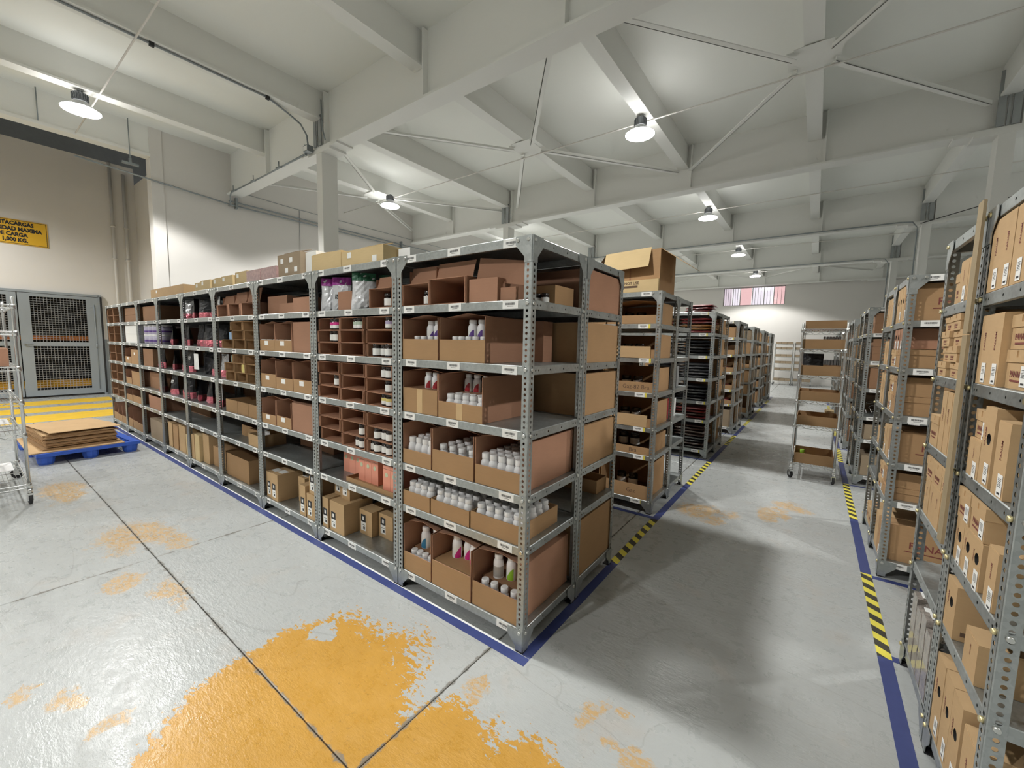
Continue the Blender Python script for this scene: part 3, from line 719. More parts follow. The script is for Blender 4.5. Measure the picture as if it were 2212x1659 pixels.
def tray(x, y, z, w_, d, h, label, mat='kraft', group=None, rz=0., flaps=0., written=None):
    t = thing('carton_tray', label, 'box', (x, y, z), rz, group)
    part('body', pick_m(w_, d, h, h, mat), t)
    if flaps:
        def f():
            q = MB(); q.obox((0, 0, h), (w_, 0, 0), (0, -.003, 0), (0, -.03, flaps)); return q.mesh('flap', mat)
        def f1():
            q = MB(); q.obox((0, d, h), (w_, 0, 0), (0, .003, 0), (0, .02, flaps)); return q.mesh('flap', mat)
        part('flap', cached(('trf',)+rnd(w_, d, h, flaps)+(mat,), f1), t)
    if written: part('handwriting', text(written, .055, 'ink_faded'), t, (w_*.55, -.001, h*.55), FACE_Y)
    return t
def bottle_meshes():
    q = MB(); q.lathe([(.0285, 0), (.030, .004), (.030, .078), (.027, .090), (.021, .097), (.020, .102)], 16); body = q.mesh('body', 'bottle_white')
    q = MB(); q.lathe([(.0225, .101), (.0235, .103), (.0235, .121), (.0215, .125)], 16); cap = q.mesh('cap', 'white_plastic')
    return body, cap
BB, BC = bottle_meshes()
def band(mat, a=.012, c=.066):
    def f():
        q = MB(); q.lathe([(.0304, a), (.0304, c)], 16, cap=False); return q.mesh('label_band', mat)
    return cached(('band', mat, a, c), f)
def wedge(mat):
    def f():
        q = MB()
        for k in range(6):
            a0 = -PI*.55+k*.22; a1 = a0+.22; z1 = .02+.045*math.sin((k+1)/6*PI/2)
            z0 = .02+.045*math.sin(k/6*PI/2)
            q.face([(.0308*math.cos(a0), .0308*math.sin(a0), .006), (.0308*math.cos(a1), .0308*math.sin(a1), .006), (.0308*math.cos(a1), .0308*math.sin(a1), z1), (.0308*math.cos(a0), .0308*math.sin(a0), z0)])
        return q.mesh('label_patch', mat)
    return cached(('wedge', mat), f)
def bottle(x, y, z, label, group, kind=None, s=1.0, lab=None, sz=None):
    t = thing('supplement_bottle', label, 'bottle', (x, y, z), RN.uniform(-.5, .5), group)
    t.scale = (s, s, sz or s)
    part('body', BB, t); part('cap', BC, t)
    part('label_band', band('white_card' if kind != 'grey' else 'bottle_grey'), t)
    if kind and kind != 'grey':
        part('label_patch', wedge('label_'+kind), t)
    return t
def jar_meshes():
    q = MB(); q.lathe([(.030, 0), (.033, .004), (.033, .060), (.028, .068)], 14); a = q.mesh('glass', 'jar_dark')
    q = MB(); q.lathe([(.031, .068), (.032, .070), (.032, .086), (.030, .088)], 14); c = q.mesh('lid', 'jar_dark'); return a, c
JB, JC = jar_meshes()
def jar(x, y, z, label, group, kind=None, s=1.):
    t = thing('supplement_jar', label, 'jar', (x, y, z), RN.uniform(-.6, .6), group); t.scale = (s,)*3
    part('glass', JB, t); part('lid', JC, t)
    def f():
        q = MB(); q.lathe([(.0336, .010), (.0336, .056)], 14, cap=False); return q.mesh('label_band', 'white_card')
    part('label_band', cached('jband', f), t)
    if kind:
        def f2():
            q = MB(); q.lathe([(.0339, .034), (.0339, .056)], 14, cap=False); return q.mesh('label_stripe', 'label_'+kind)
        part('label_stripe', cached(('jst', kind), f2), t)
    return t
def pouch_m(w_, h, th, z0, z1, mat, seed, n=8, ext=.0):
    r = random.Random(seed); q = MB(); rows = []; m_ = 9
    for k in range(n+1):
        tt = z0+(z1-z0)*k/n; zz = tt*h
        thick = th*max(0, 1-tt)**.8*(.55+.45*min(1, tt*6+.3))+ext*2; ww = w_*(.94+.06*math.cos(tt*5))*(1-.12*(tt > .85)*(tt-.85)*4)
        fr = []; bk = []
        for i in range(m_):
            s_ = i/(m_-1); prof = math.sin(PI*s_)**.6
            j = r.uniform(-.004, .004)*(1.6 if tt < .3 else 1)
            fr.append((ww*(s_-.5), -thick*.5*prof-ext+j*prof, zz)); bk.append((ww*(s_-.5), thick*.5*prof+ext, zz))
        rows.append((fr, bk))
    for k in range(n):
        for i in range(m_-1):
            a, c = rows[k], rows[k+1]
            q.face([a[0][i], a[0][i+1], c[0][i+1], c[0][i]], 0, False); q.face([a[1][i+1], a[1][i], c[1][i], c[1][i+1]], 0, False)
    return q.mesh('pouch', mat)
def pouch(x, y, z, label, group, w_=.20, h=.25, th=.09, body='foil_black', foot='foil_pink', band_=None, txt=None, rz=0., seed=1, tcol='white_card', tsize=.055):
    t = thing('foil_pouch', label, 'pouch', (x, y, z), rz, group)
    split = .30
    part('body', cached(('po', w_, h, th, body, seed), lambda: pouch_m(w_, h, th, split, 1., body, seed)), t)
    part('foil_base', cached(('pf', w_, h, th, foot, seed), lambda: pouch_m(w_, h, th, 0, split, foot, seed+50, 4)), t)
    if band_: part('top_band', cached(('pb', w_, h, th, band_, seed), lambda: pouch_m(w_*1.01, h, th, .78, 1.005, band_, seed+90, 3, .0015)), t)
    if txt:
        for i, (s_, zz, sz) in enumerate(txt):
            part('lettering', text(s_, sz, tcol, 'CENTER', .002), t, (0, -th*.5*(1-zz)**.8-.006, zz*h), (PI/2-.18, 0, 0))
    return t
def label_carton(x, y, z, w_, d, h, label, mat='kraft_light', group=None, rz=0., top=False):
    t = thing('labelled_carton', label, 'box', (x, y, z), rz, group)
    part('body', carton_m(w_, d, h, mat), t)
    def f():
        q = MB(); q.box(-.03, .03, -.0012, -.0002, 0, .07, 0); q.box(-.03, .03, -.0012, -.0002, .07, .13, 1)
        q.box(-.011, .011, -.0016, -.0012, .085, .115, 0); q.box(-.02, .02, -.0016, -.0012, .045, .049, 2); q.box(.0, .02, -.0016, -.0012, .012, .034, 2)
        return q.mesh('sticker', ['white_card', 'ink', 'ink'])
    part('sticker', cached('lsticker', f), t, (min(w_*.5, .05), 0, .03), None, min(1, w_/.075))
    if top: part('top_label', cached('toplab', lambda: boxmesh('top_label', 'white_card', -.05, .05, -.035, .035, 0, .001)), t, (w_/2, d*.35, h))
    return t
# shoe boxes with separate lids, print on the -x end
def logo():
    return cached('logo', lambda: text('PANAM', .034, 'ink_red', 'CENTER', .001))
def bar(mat='ink_red'):
    return cached(('bar', mat), lambda: boxmesh('underline', mat, -.052, .052, -.004, .004, 0, .0006))
def sticker_m():
    def f():
        q = MB(); q.box(-.022, .022, -.032, .032, 0, .0008, 0); r = random.Random(5)
        for k in range(6): q.box(-.014, .014, -.004+k*.0045, -.0025+k*.0045, .0008, .0012, 1)
        q.box(-.012, .012, -.026, -.020, .0008, .0012, 1)
        return q.mesh('barcode_sticker', ['white_card', 'ink'])
    return cached('barst', f)
def shoe_box(x, y, z, w_, d, h, label, group, mat='kraft_light', face='x', st=False, s=1.):
    t = thing('shoe_box', label, 'box', (x, y, z), RN.uniform(-.015, .015), group)
    lh = min(.04, h*.42)
    def f():
        q = MB(); q.box(0, w_, 0, d, 0, h-.002); return q.mesh('base', mat)
    part('base', cached(('sbb',)+rnd(w_, d, h)+(mat,), f), t)
    def f2():
        q = MB(); e = .003
        q.box(-e, w_+e, -e, d+e, h-.003, h)
        q.box(-e, 0, -e, d/2-.008, h-lh, h-.003); q.box(-e, 0, d/2+.008, d+e, h-lh, h-.003); q.box(-e, 0, d/2-.008, d/2+.008, h-lh, h-lh*.6)
        q.box(w_, w_+e, -e, d+e, h-lh, h-.003); q.box(0, w_, -e, 0, h-lh, h-.003); q.box(0, w_, d, d+e, h-lh, h-.003)
        return q.mesh('lid', mat)
    part('lid', cached(('sbl',)+rnd(w_, d, h)+(mat,), f2), t)
    sc = min(1, d/.16)*s*.8
    if face == 'x':
        part('print', logo(), t, (-.0008, d*.55, (h-lh)*.55), FACE_X, sc); part('underline', bar(), t, (-.0008, d*.55, (h-lh)*.55-.026*sc), FACE_X, sc)
        if st: part('barcode_sticker', sticker_m(), t, (-.001, .03, (h-lh)*.5), FACE_X)
    else:
        part('print', logo(), t, (w_*.72, -.0008, (h-lh)*.55), FACE_Y, sc*1.2); part('underline', bar(), t, (w_*.72, -.0008, (h-lh)*.55-.03*sc), FACE_Y, sc*1.2)
    return t
def boot_box(x, y, z, w_, d, h, label, group, mat='kraft_light', hole=False, st=True, spine=True, rz=None, marks=False):
    """upright box, narrow end to -x"""
    t = thing('boot_box', label, 'box', (x, y, z), RN.uniform(-.02, .02) if rz is None else rz, group)
    def f():
        q = MB()
        if hole:
            q.face([(w_, 0, 0), (w_, d, 0), (w_, d, h), (w_, 0, h)]); q.face([(0, d, 0), (0, d, h), (w_, d, h), (w_, d, 0)])
            q.face([(0, 0, h), (w_, 0, h), (w_, d, h), (0, d, h)]); q.face([(0, 0, 0), (0, d, 0), (w_, d, 0), (w_, 0, 0)])
            q.face([(0, 0, 0), (w_, 0, 0), (w_, 0, h), (0, 0, h)])
            q.holed(lambda u, v: (0, u, v), d, h, d*.42, [h*.60], .021)
            q.lathe([(.021, 0), (.021, .012)], 8, 1, (.0, d*.42, h*.60), axis='x', cap=False); q.lathe([(.03, .0), (.03, .001)], 8, 1, (.012, d*.42, h*.60), axis='x')  # near-black ring and disc paint the shade inside the finger hole
        else:
            q.box(0, w_, 0, d, 0, h-.004); q.box(.001, w_-.001, .001, d-.001, h-.004, h)
        return q.mesh('body', [mat, 'hole_shade'])
    part('body', cached(('boot',)+rnd(w_, d, h)+(mat, hole), f), t)
    if spine:
        part('print', text('PANAM', .019, 'ink_red', 'CENTER', .0002), t, (-.0008, d*.72 if hole else d*.5, h*.62), SPINE_X, min(1, h/.24))
    if st: part('barcode_sticker', sticker_m(), t, (-.001, d*.30, h*.17), FACE_X, (min(.9, d/.07), 1.1, 1))
    if marks:
        def f3():
            q = MB()
            for k in range(3): q.box(.02+k*.035, .042+k*.035, -.0012, -.0002, .02, .036)
            q.box(.14, .24, -.0012, -.0002, .022, .026); return q.mesh('handling_marks', 'ink_faded')
        part('handling_marks', cached('hmarks', f3), t)
    return t
def big_carton(x, y, z, w_, d, h, label, mat='kraft', group=None, logo_=True, marks=True, ends=False):
    t = thing('printed_carton', label, 'box', (x, y, z), RN.uniform(-.01, .01), group)
    part('body', carton_m(w_, d, h, mat), t)
    if logo_:
        part('print', text('PANAM', .078, 'ink_red', 'CENTER', .001), t, (min(w_*.5, .27), -.0008, h*.52), FACE_Y, min(1, h/.24)); part('underline', bar(), t, (min(w_*.5, .27), -.0008, h*.52-.045*min(1, h/.24)), FACE_Y, (2.6, .8, 1))
    if marks:
        part('handling_mark', cached('hm2', lambda: boxmesh('handling_mark', 'ink_faded', .10, .30, -.0012, -.0002, .018, .022)), t)
        part('handling_mark', cached('hm3', lambda: boxmesh('handling_mark', 'ink_faded', .03, .05, -.0012, -.0002, .015, .03)), t)
    if ends:
        part('barcode_sticker', sticker_m(), t, (-.001, d*.3, h*.5), FACE_X)
    return t
def pack(x, y, z, w_, d, h, label, group, mat, seed):
    t = thing('folded_garment', label, 'garment', (x, y, z), RN.uniform(-.04, .04), group)
    def f(grow=0., m2=mat, nm='cloth'):
        r = random.Random(seed); q = MB(); nx, ny = 7, 5; g_ = grow
        def ht(i, j): return 1-.35*((2*i/nx-1)**6)-.35*((2*j/ny-1)**6)
        top = [[(w_*i/nx, d*j/ny, h*.5+(h*.5+g_)*ht(i, j)+r.uniform(-.1, .1)*h) for i in range(nx+1)] for j in range(ny+1)]
        bot = [[(w_*i/nx, d*j/ny, h*.5-(h*.5)*ht(i, j)) for i in range(nx+1)] for j in range(ny+1)]
        for j in range(ny):
            for i in range(nx):
                q.face([top[j][i], top[j][i+1], top[j+1][i+1], top[j+1][i]], 0, True); q.face([bot[j][i], bot[j+1][i], bot[j+1][i+1], bot[j][i+1]], 0, True)
        ring = [(i, 0) for i in range(nx)]+[(nx, j) for j in range(ny)]+[(nx-i, ny) for i in range(nx)]+[(0, ny-j) for j in range(ny)]
        mid = [(top[j][i][0]+(-.012 if i == 0 else .012 if i == nx else 0), top[j][i][1]+(-.012 if j == 0 else .012 if j == ny else 0), h*.5+r.uniform(-.15, .15)*h) for i, j in ring]
        n = len(ring)
        for k in range(n):
            k2 = (k+1) % n; (i, j), (i2, j2) = ring[k], ring[k2]
            q.face([bot[j][i], bot[j2][i2], mid[k2], mid[k]], 0, True); q.face([mid[k], mid[k2], top[j2][i2], top[j][i]], 0, True)
        return q.mesh(nm, m2)
    part('cloth', cached(('pk',)+rnd(w_, d, h)+(mat, seed), f), t)
    part('plastic_bag', cached(('pkb',)+rnd(w_, d, h)+(seed,), lambda: f(.003, 'clear_film', 'plastic_bag')), t, (-.003*1, -.004, 0), None, (1.015, 1.02, 1.0))
    return t
# ================================================================== THE LONG ROW (nine bays, two units deep)
BAY = ['corner bay', 'second bay', 'third bay', 'fourth bay', 'fifth bay', 'sixth bay', 'seventh bay', 'eighth bay', 'ninth bay']
TIER = ['top tier', 'second tier', 'third tier', 'fourth tier', 'fifth tier', 'bottom tier']
for i in range(9):
    unit(-(i+1)*W, 0, 'galvanized shelving unit, %s of the long row, front half' % BAY[i], side='R' if i == 0 else ('L' if i == 8 else None))
    unit(-(i+1)*W, D+.003, 'galvanized shelving unit, %s of the long row, rear half' % BAY[i], tags=False, front=False, side='R' if i == 0 else None)
IW = W-.094
def cz(k): return LV[5-k]+.001
def ch(k): return LV[6-k]-LIP-LV[5-k]-.004
def X(i, f): return -(i+1)*W+.047+f*IW
def where(i, k): return '%s of the %s' % (TIER[k], BAY[i])
def lr(j, n): return 'only one' if n == 1 else (('left', 'right')[j] if n == 2 else (('left', 'middle', 'right')[j] if n == 3 else ORD[j]+' from left'))
GB = 'bottles in the corner bay'
def picks(i, k, spans, ffs, d=.46, hf=.92, y=.012, **kw):
    out = []
    for j, ((a, c), ff) in enumerate(zip(spans, ffs)):
        dd = d[j] if isinstance(d, (list, tuple)) else d
        h = ch(k)*hf-.03
        pick(X(i, a), y+RN.uniform(0, .006), cz(k), (c-a)*IW-.004, dd, h, ff, 'brown carton with cut-down front, %s, %s' % (lr(j, len(spans)), where(i, k)), **kw)
        out.append((X(i, a), (c-a)*IW-.004, dd, h, h*ff))
    return out
def row_bottles(x, w_, y, z, n, label, kind=None, s=1., sz=None, pitch=None):
    p = pitch or w_/n
    for j in range(n): bottle(x+p*(j+.5)+RN.uniform(-.002, .002), y+RN.uniform(-.003, .003), z, label, GB, kind, s, sz=sz)
# --- corner bay
i = 0
z = cz(0)
cubby(X(i, .0), .02, z, .245, .33, .135, 'small open carton with raised flap, left, top tier of the corner bay', flapup=.11)
cubby(X(i, .265), .012, z, .30, .36, .15, 'small open carton with raised flap, second, top tier of the corner bay', flapup=.10)
t = tray(X(i, .60), .014, z, .20, .38, .125, 'brown tray with tall raised flap, top tier of the corner bay', mat='kraft_red')
q = MB(); q.obox((.01, .05, .125), (.345, .03, -.045), (0, .003, 0), (0, .03, .13)); part('raised_flap', q.mesh('raised_flap', 'kraft_red'), t)
tray(X(i, .82), .03, z, .10, .03, .07, 'small brown tray beside the corner post, top tier', mat='kraft_red')
tray(X(i, .80), .34, z, .17, .22, .115, 'small brown tray at the open end, top tier of the corner bay', mat='kraft', flaps=.0)
for j in range(2): jar(X(i, .17)+.06*j, .09+.05*j, z+.005, 'dark jar in the left open carton, top tier of the corner bay', 'jars in the corner bay')
jar(X(i, .55), .22, z+.151, 'dark jar standing on the second carton, top tier of the corner bay', None, s=.9)
for j in range(3): jar(X(i, .83)+.05*j, .30, z, 'small dark bottle near the open end, top tier of the corner bay', 'small dark bottles in the corner bay', s=.72)
B = picks(0, 1, [(0, .345), (.352, .73)], (.50, .50), d=(.40, .46), hf=1.0)
for j, (x, w_, dd, h, fh) in enumerate(B):
    lb = 'white capped bottle low in the %s carton, second tier of the corner bay' % lr(j, 2)
    row_bottles(x+.06, .24 if j == 0 else .27, .062, cz(1)+.005, 4 if j == 0 else 5, lb, None, .9, sz=fh/.125*1.12)
    row_bottles(x+w_-.225, .135, .135, cz(1)+fh*.97, 2, 'purple marked bottle in the %s carton, second tier of the corner bay' % lr(j, 2), 'purple', .98)
    carton(x+.008, .10, cz(1)+.006, w_-.016, dd-.12, fh*.94, 'inner brown carton in the %s carton, second tier of the corner bay' % lr(j, 2), mat='kraft_dark')
carton(X(0, .50), .475, cz(1), .30, .108, ch(1)-.03, 'flat brown carton with grip slot behind, second tier of the corner bay', 'kraft_red')
B = picks(0, 2, [(0, .34), (.347, .72)], (.60, .38), d=(.44, .50), hf=1.0, taped=True)
x, w_, dd, h, fh = B[0]
carton(x+.008, .04, cz(2)+.006, w_-.016, dd-.06, fh*.96, 'inner brown carton in the left carton, third tier of the corner bay', mat='kraft_dark')
row_bottles(x+w_-.20, .13, .10, cz(2)+fh*.98, 2, 'red labelled bottle in the left carton, third tier of the corner bay', 'red', .85)
x, w_, dd, h, fh = B[1]
for r_ in range(2): row_bottles(x+.03, w_-.045, .062+.066*r_, cz(2)+.005, 5, 'white bottle low in the right carton, third tier of the corner bay', None, 1.0, sz=1.12)
carton(x+.008, .182, cz(2)+.006, w_-.016, dd-.21, .138, 'inner brown carton in the right carton, third tier of the corner bay', mat='kraft_dark')
row_bottles(x+.02, .215, .225, cz(2)+.14, 3, 'red marked bottle in the right carton, third tier of the corner bay', 'red', .92)
B = picks(0, 3, [(0, .285), (.292, .655), (.662, 1.0)], (.36, .52, .42), d=(.50, .52, .565), hf=1.0)
for j, (nx, ny, dz) in enumerate(((4, 4, .0), (4, 5, .0), (5, 6, 0))):
    x, w_, dd, h, fh = B[j]
    sz = (1.35, 1.32, 1.35)[j]
    for r_ in range(ny): row_bottles(x+.012, w_-.024, .062+.068*r_, cz(3)+.005, nx, 'white bottle in the %s carton, fourth tier of the corner bay' % lr(j, 3), None, .97, sz=sz)
for j, (a, c, nx, ny, dd) in enumerate(((0, .27, 4, 5, .38), (.276, .62, 5, 5, .38), (.626, 1.0, 5, 5, .40))):
    x = X(0, a); w_ = (c-a)*IW-.003
    tray(x, .012+.004*j, cz(4), w_, dd, .098+.008*(j == 2), 'low brown tray of white bottles, %s, fifth tier of the corner bay' % lr(j, 3))
    for r_ in range(ny): row_bottles(x+.012, w_-.024, .065+.068*r_, cz(4)+.005, nx, 'white bottle in the %s tray, fifth tier of the corner bay' % lr(j, 3), None, 1., sz=1.18)
B = picks(0, 5, [(0, .285), (.292, .645), (.652, 1.0)], (.40, .50, .46), d=(.50, .52, .555), hf=.86)
for j, (kd, n) in enumerate((('blue', 2), ('pink', 3), ('grey', 2))):
    x, w_, dd, h, fh = B[j]
    if j != 1:
        row_bottles(x+.03, w_-.05, .06, cz(5)+.005, 4, 'pale bottle low in the %s carton, bottom tier of the corner bay' % lr(j, 3), None, .95, sz=fh/.125*1.06)
        carton(x+.008, .10, cz(5)+.006, w_-.016, dd-.1, fh*.97, 'inner brown carton in the %s carton, bottom tier of the corner bay' % lr(j, 3), mat='kraft_dark')
    else:
        carton(x+.008, .03, cz(5)+.006, w_-.016, dd-.05, fh*.97, 'inner brown carton in the middle carton, bottom tier of the corner bay', mat='kraft')
    for m_ in range(n):
        kk = kd if not (j == 2 and m_ == 1) else 'green'
        bottle(x+w_*.30+.075*m_, .14+.03*(m_ % 2), cz(5)+fh*.98, {'grey': 'grey brown bottle', 'green': 'bottle with green patch'}.get(kk, 'tall %s marked bottle' % kk)+' in the %s carton, bottom tier of the corner bay' % lr(j, 3), GB, kk, 1.05, sz=1.2)
# rear half seen from the aisle end
for k in range(6):
    if k == 4:
        tray(-.62, 1.0, cz(4), .56, .17, .10, 'low brown tray with pen writing at the back, rear end, fifth tier', mat='kraft')
        continue
    d_ = (.545, .53, .535, .535, 0, .55)[k]
    carton(-.60-.02, D+.03, cz(k), .605, d_, ch(k)-(.012, .03, .02, .018, 0, .02)[k], 'large plain brown carton at the row end, rear half, %s' % TIER[k], ('kraft_red', 'kraft', 'kraft', 'kraft', '', 'kraft')[k])
for i in range(9):
    for k in range(6):
        x0 = -.97 if i == 0 else X(i, .03)
        if i == 0 and k == 4: continue
        carton(x0, D+.04, cz(k), .33 if i == 0 else RN.choice((.84, .88, .90)), .50, ch(k)*RN.uniform(.90, .98), 'plain brown carton added to block light in the rear half, %s, %s' % (BAY[i], TIER[k]), RN.choice(('kraft_dark', 'kraft_red', 'kraft')), group='cartons added to block light in the rear half of the long row')  # cartons added to stop lamp light leaking through into the front shelves
# --- second bay
i = 1
GP = 'foil pouches in the second bay'
pouch(X(i, .06), .10, cz(0), 'white pouch with magenta top seen edge on, left, top tier of the second bay', GP, .15, .255, .09, 'foil_white', 'foil_white', 'label_magenta', rz=.9, seed=3)
pouch(X(i, .19), .12, cz(0), 'white pouch with magenta top, second, top tier of the second bay', GP, .17, .26, .09, 'foil_white', 'foil_white', 'label_magenta', [('ISO', .42, .05)], rz=.5, seed=4, tcol='ink')
pouch(X(i, .39), .20, cz(0), 'white collagen pouch with magenta top, top tier of the second bay', GP, .24, .262, .10, 'foil_white', 'foil_white', 'label_magenta', [('COLÁGENO', .72, .032), ('HIDROLIZADO', .62, .026)], seed=5, tcol='ink')
carton(X(i, .29), .03, cz(0), .18, .11, .135, 'small plain carton before the collagen pouch, top tier of the second bay', 'kraft_red')
pouch(X(i, .545), .09, cz(0), 'white pouch with dark green top, left, top tier of the second bay', GP, .18, .262, .10, 'foil_white', 'foil_white', 'label_dkgreen', rz=.9, seed=6)
pouch(X(i, .64), .25, cz(0), 'white pouch with dark green top, right, top tier of the second bay', GP, .18, .262, .10, 'foil_white', 'foil_white', 'label_dkgreen', rz=.7, seed=7)
cubby(X(i, .735), .015, cz(0), .245, .34, .13, 'open front carton on the right, top tier of the second bay', flapup=.085)
GJ = 'dark jars in the second bay'
for j in range(2): jar(X(i, .89)+.07*j, .06, cz(0)+.005, 'dark jar in the open carton, top tier of the second bay', GJ)
JARS = {1: {(0, 0): (2, 'pink'), (0, 1): (2, 'mint'), (0, 2): (1, 'lilac'), (1, 0): (2, None), (2, 2): (3, None)},
        2: {(0, 2): (2, None), (1, 0): (1, None), (1, 2): (1, None), (2, 2): (2, 'yellow')},
        3: {(1, 1): (1, None), (2, 1): (2, None), (1, 2): (3, None), (2, 2): (4, None)}}
RW = ['upper', 'middle', 'lower']; CW = ['left', 'centre', 'right']
for k in (1, 2, 3):
    hh = (ch(k)-.004)/3
    for r_ in range(3):
        for c_ in range(3):
            x = X(i, (0.0, .335, .675)[c_]+RN.uniform(0, .012)); w_ = .30*IW+.012
            zz = cz(k)+hh*(2-r_)
            cubby(x, .012+RN.uniform(0, .02), zz, w_, .40, hh-.002, '%s %s open front carton, stacked, %s' % (RW[r_], CW[c_], where(i, k)))
            if (r_, c_) in JARS[k]:
                n, kd = JARS[k][(r_, c_)]
                for j in range(n):
                    jar(x+w_-.085-.069*j, .055+.015*(j % 2), zz+.0045, 'dark jar with white label, %s %s carton, %s' % (RW[r_], CW[c_], where(i, k)), GJ, kd, .98)
# coral boxes
tray(X(i, .36), .03, cz(4), .60*IW, .45, .035, 'shallow brown tray under the coral boxes, fifth tier of the second bay')
for g_, (f0, n, y) in enumerate(((.10, 3, .16), (.42, 3, .10), (.80, 2, .06))):
    for j in range(n):
        t = thing('coral_box', 'coral coloured retail box, %s group, %s, fifth tier of the second bay' % (lr(g_, 3), ORD[j]+' from left'), 'box', (X(i, f0)+.083*j, y, cz(4)+(.006 if g_ else 0)), 0, 'coral boxes in the second bay')
        part('body', cached('corb', lambda: carton_m(.081, .22, .195, 'coral_card')), t)
        def f():
            q = MB(); q.lathe([(.017, -.001), (.017, -.0001)], 14, 0, axis='y'); return q.mesh('emblem', 'coral_emblem')
        part('emblem', cached('coremb', f), t, (.04, 0, .125))
        part('lid_line', cached('corlid', lambda: boxmesh('lid_line', 'ink_faded', .003, .078, -.0008, -.0001, .168, .1695)), t)
GC = 'labelled cartons low in the long row'
for j, (f0, y, dz, w_, d_, h) in enumerate(((.0, .02, 0, .085, .26, .25), (.12, .02, 0, .20, .26, .25), (.36, .14, 0, .16, .22, .20), (.54, .20, 0, .17, .22, .19), (.02, .12, .251, .10, .2, .13), (.16, .10, .251, .12, .18, .13), (.34, .38, 0, .12, .17, .33))):
    label_carton(X(i, f0), y, cz(5)+dz, w_, d_, h, 'brown carton with dark and white sticker, %s, bottom tier of the second bay' % ORD[j], group=GC)
# --- third bay
i = 2
for j, (f0, f1, y, h, d_) in enumerate(((.0, .40, .10, .17, .38), (.40, .70, .03, .085, .25), (.66, 1.0, .0, .12, .0))):
    if j < 2: tray(X(i, f0), y, cz(0), (f1-f0)*IW-.004, d_, h, 'open brown carton, %s, top tier of the third bay' % lr(j, 3), mat='kraft_red')
    else: tray(X(i, .70), .012, cz(0), .28, .4, .12, 'open brown carton, right, top tier of the third bay', mat='kraft_red', flaps=.05)
picks(i, 1, [(0, .32), (.33, .66)], (.40, .40), d=.45, hf=.97, sticker=True)
carton(X(i, .67), .02, cz(1), .30, .5, ch(1)-.03, 'closed brown carton, right, second tier of the third bay', 'kraft_red')
for j in range(5): solid('flat_pack', cached('flatp', lambda: boxmesh('flat_pack', 'white_card', 0, .10, 0, .09, 0, .018)), 'flat white pack in the cut cartons, second tier of the third bay', 'pack', (X(i, .02)+.118*j, .02, cz(1)+.40*(ch(1)*.97-.03)-.012), group='flat white packs')
picks(i, 2, [(0, .32), (.33, .655), (.665, 1.0)], (.50, .42, .44), d=.45, hf=.97, sticker=True)
picks(i, 3, [(0, .30), (.31, .60)], (.38, .42), d=.46, hf=.9, sticker=True)
carton(X(i, .61), .02, cz(3), .36, .52, ch(3)-.05, 'deep closed brown carton, right, fourth tier of the third bay', 'kraft_red')
tray(X(i, .02), .36, cz(4), .62, .2, .11, 'long brown tray at the back, fifth tier of the third bay', mat='kraft_red')
for j in range(5): solid('paper_bundle', cached(('pb', j), lambda: pouch_m(.12, .06, .05, 0, 1, 'cloth_white', j+30, 4)), 'crumpled white packet in the long tray, fifth tier of the third bay', 'packet', (X(i, .08)+.115*j, .45, cz(4)+.075), group='white packets in the long tray')
for j, (f0, y, dz, w_, d_, h) in enumerate(((.0, .03, 0, .10, .22, .25), (.13, .02, 0, .13, .24, .26), (.38, .16, 0, .12, .20, .24), (.70, .02, 0, .10, .2, .27), (.83, .02, 0, .14, .22, .22), (.10, .36, 0, .13, .18, .36), (.28, .38, 0, .1, .17, .35), (.42, .38, 0, .1, .17, .33), (.57, .36, 0, .1, .18, .31), (.86, .03, .222, .13, .16, .15))):
    label_carton(X(i, f0), y, cz(5)+dz, w_, d_, h, 'brown carton with dark and white sticker, %s, bottom tier of the third bay' % ORD[j], group=GC, top=j < 3)
# --- fourth bay
i = 3
for c_, f0 in enumerate((.04, .36, .69)):
    cubby(X(i, f0), .02, cz(0), .30*IW, .38, .125, '%s open carton with flap up, top tier of the fourth bay' % CW[c_], flapup=.10+.02*c_)
for k in (1, 2):
    hh = (ch(k)-.004)/3
    for r_ in range(3):
        for c_ in range(3):
            f0 = ((.08, .40, .715) if k == 1 else (.16, .42, .715))[c_]; w_ = (.30, .30, .28)[c_]*IW if k == 1 else (.25, .285, .28)[c_]*IW
            if c_ == 0 and (r_ == 0 or (k == 1 and r_ == 1)): continue
            cubby(X(i, f0), .02+.01*r_, cz(k)+hh*(2-r_), w_, .38, hh-.002, '%s %s open front carton, stacked, %s' % (RW[r_], CW[c_], where(i, k)), mat='kraft')
GF = 'foil pouches along the long row'
solid('blue_box', carton_m(.09, .06, .075, 'label_skyblue'), 'small pale blue box on a brown carton, second tier of the fourth bay', 'box', (X(i, .24), .05, cz(1)+.096))
for j in range(3): solid('mint_box', carton_m(.055, .07, .07, 'label_mint'), 'small pale green box, third tier of the fourth bay, %s' % lr(j, 3), 'box', (X(i, .18)+.058*j, .08, cz(2)+.192), group='pale green boxes')
solid('yellow_tub', carton_m(.085, .05, .082, 'label_yellow'), 'small pale yellow box in a carton, third tier of the fourth bay', 'box', (X(i, .42)+.17, .03, cz(2)+.101))
pouch(X(i, .09), .25, cz(1), 'black foil pouch at the left, second tier of the fourth bay', GF, .2, .27, .1, seed=8)
pouch(X(i, .06), .16, cz(2), 'silver pouch with pink foot at the left, third tier of the fourth bay', GF, .13, .25, .1, 'foil_silver', 'foil_pink', seed=9)
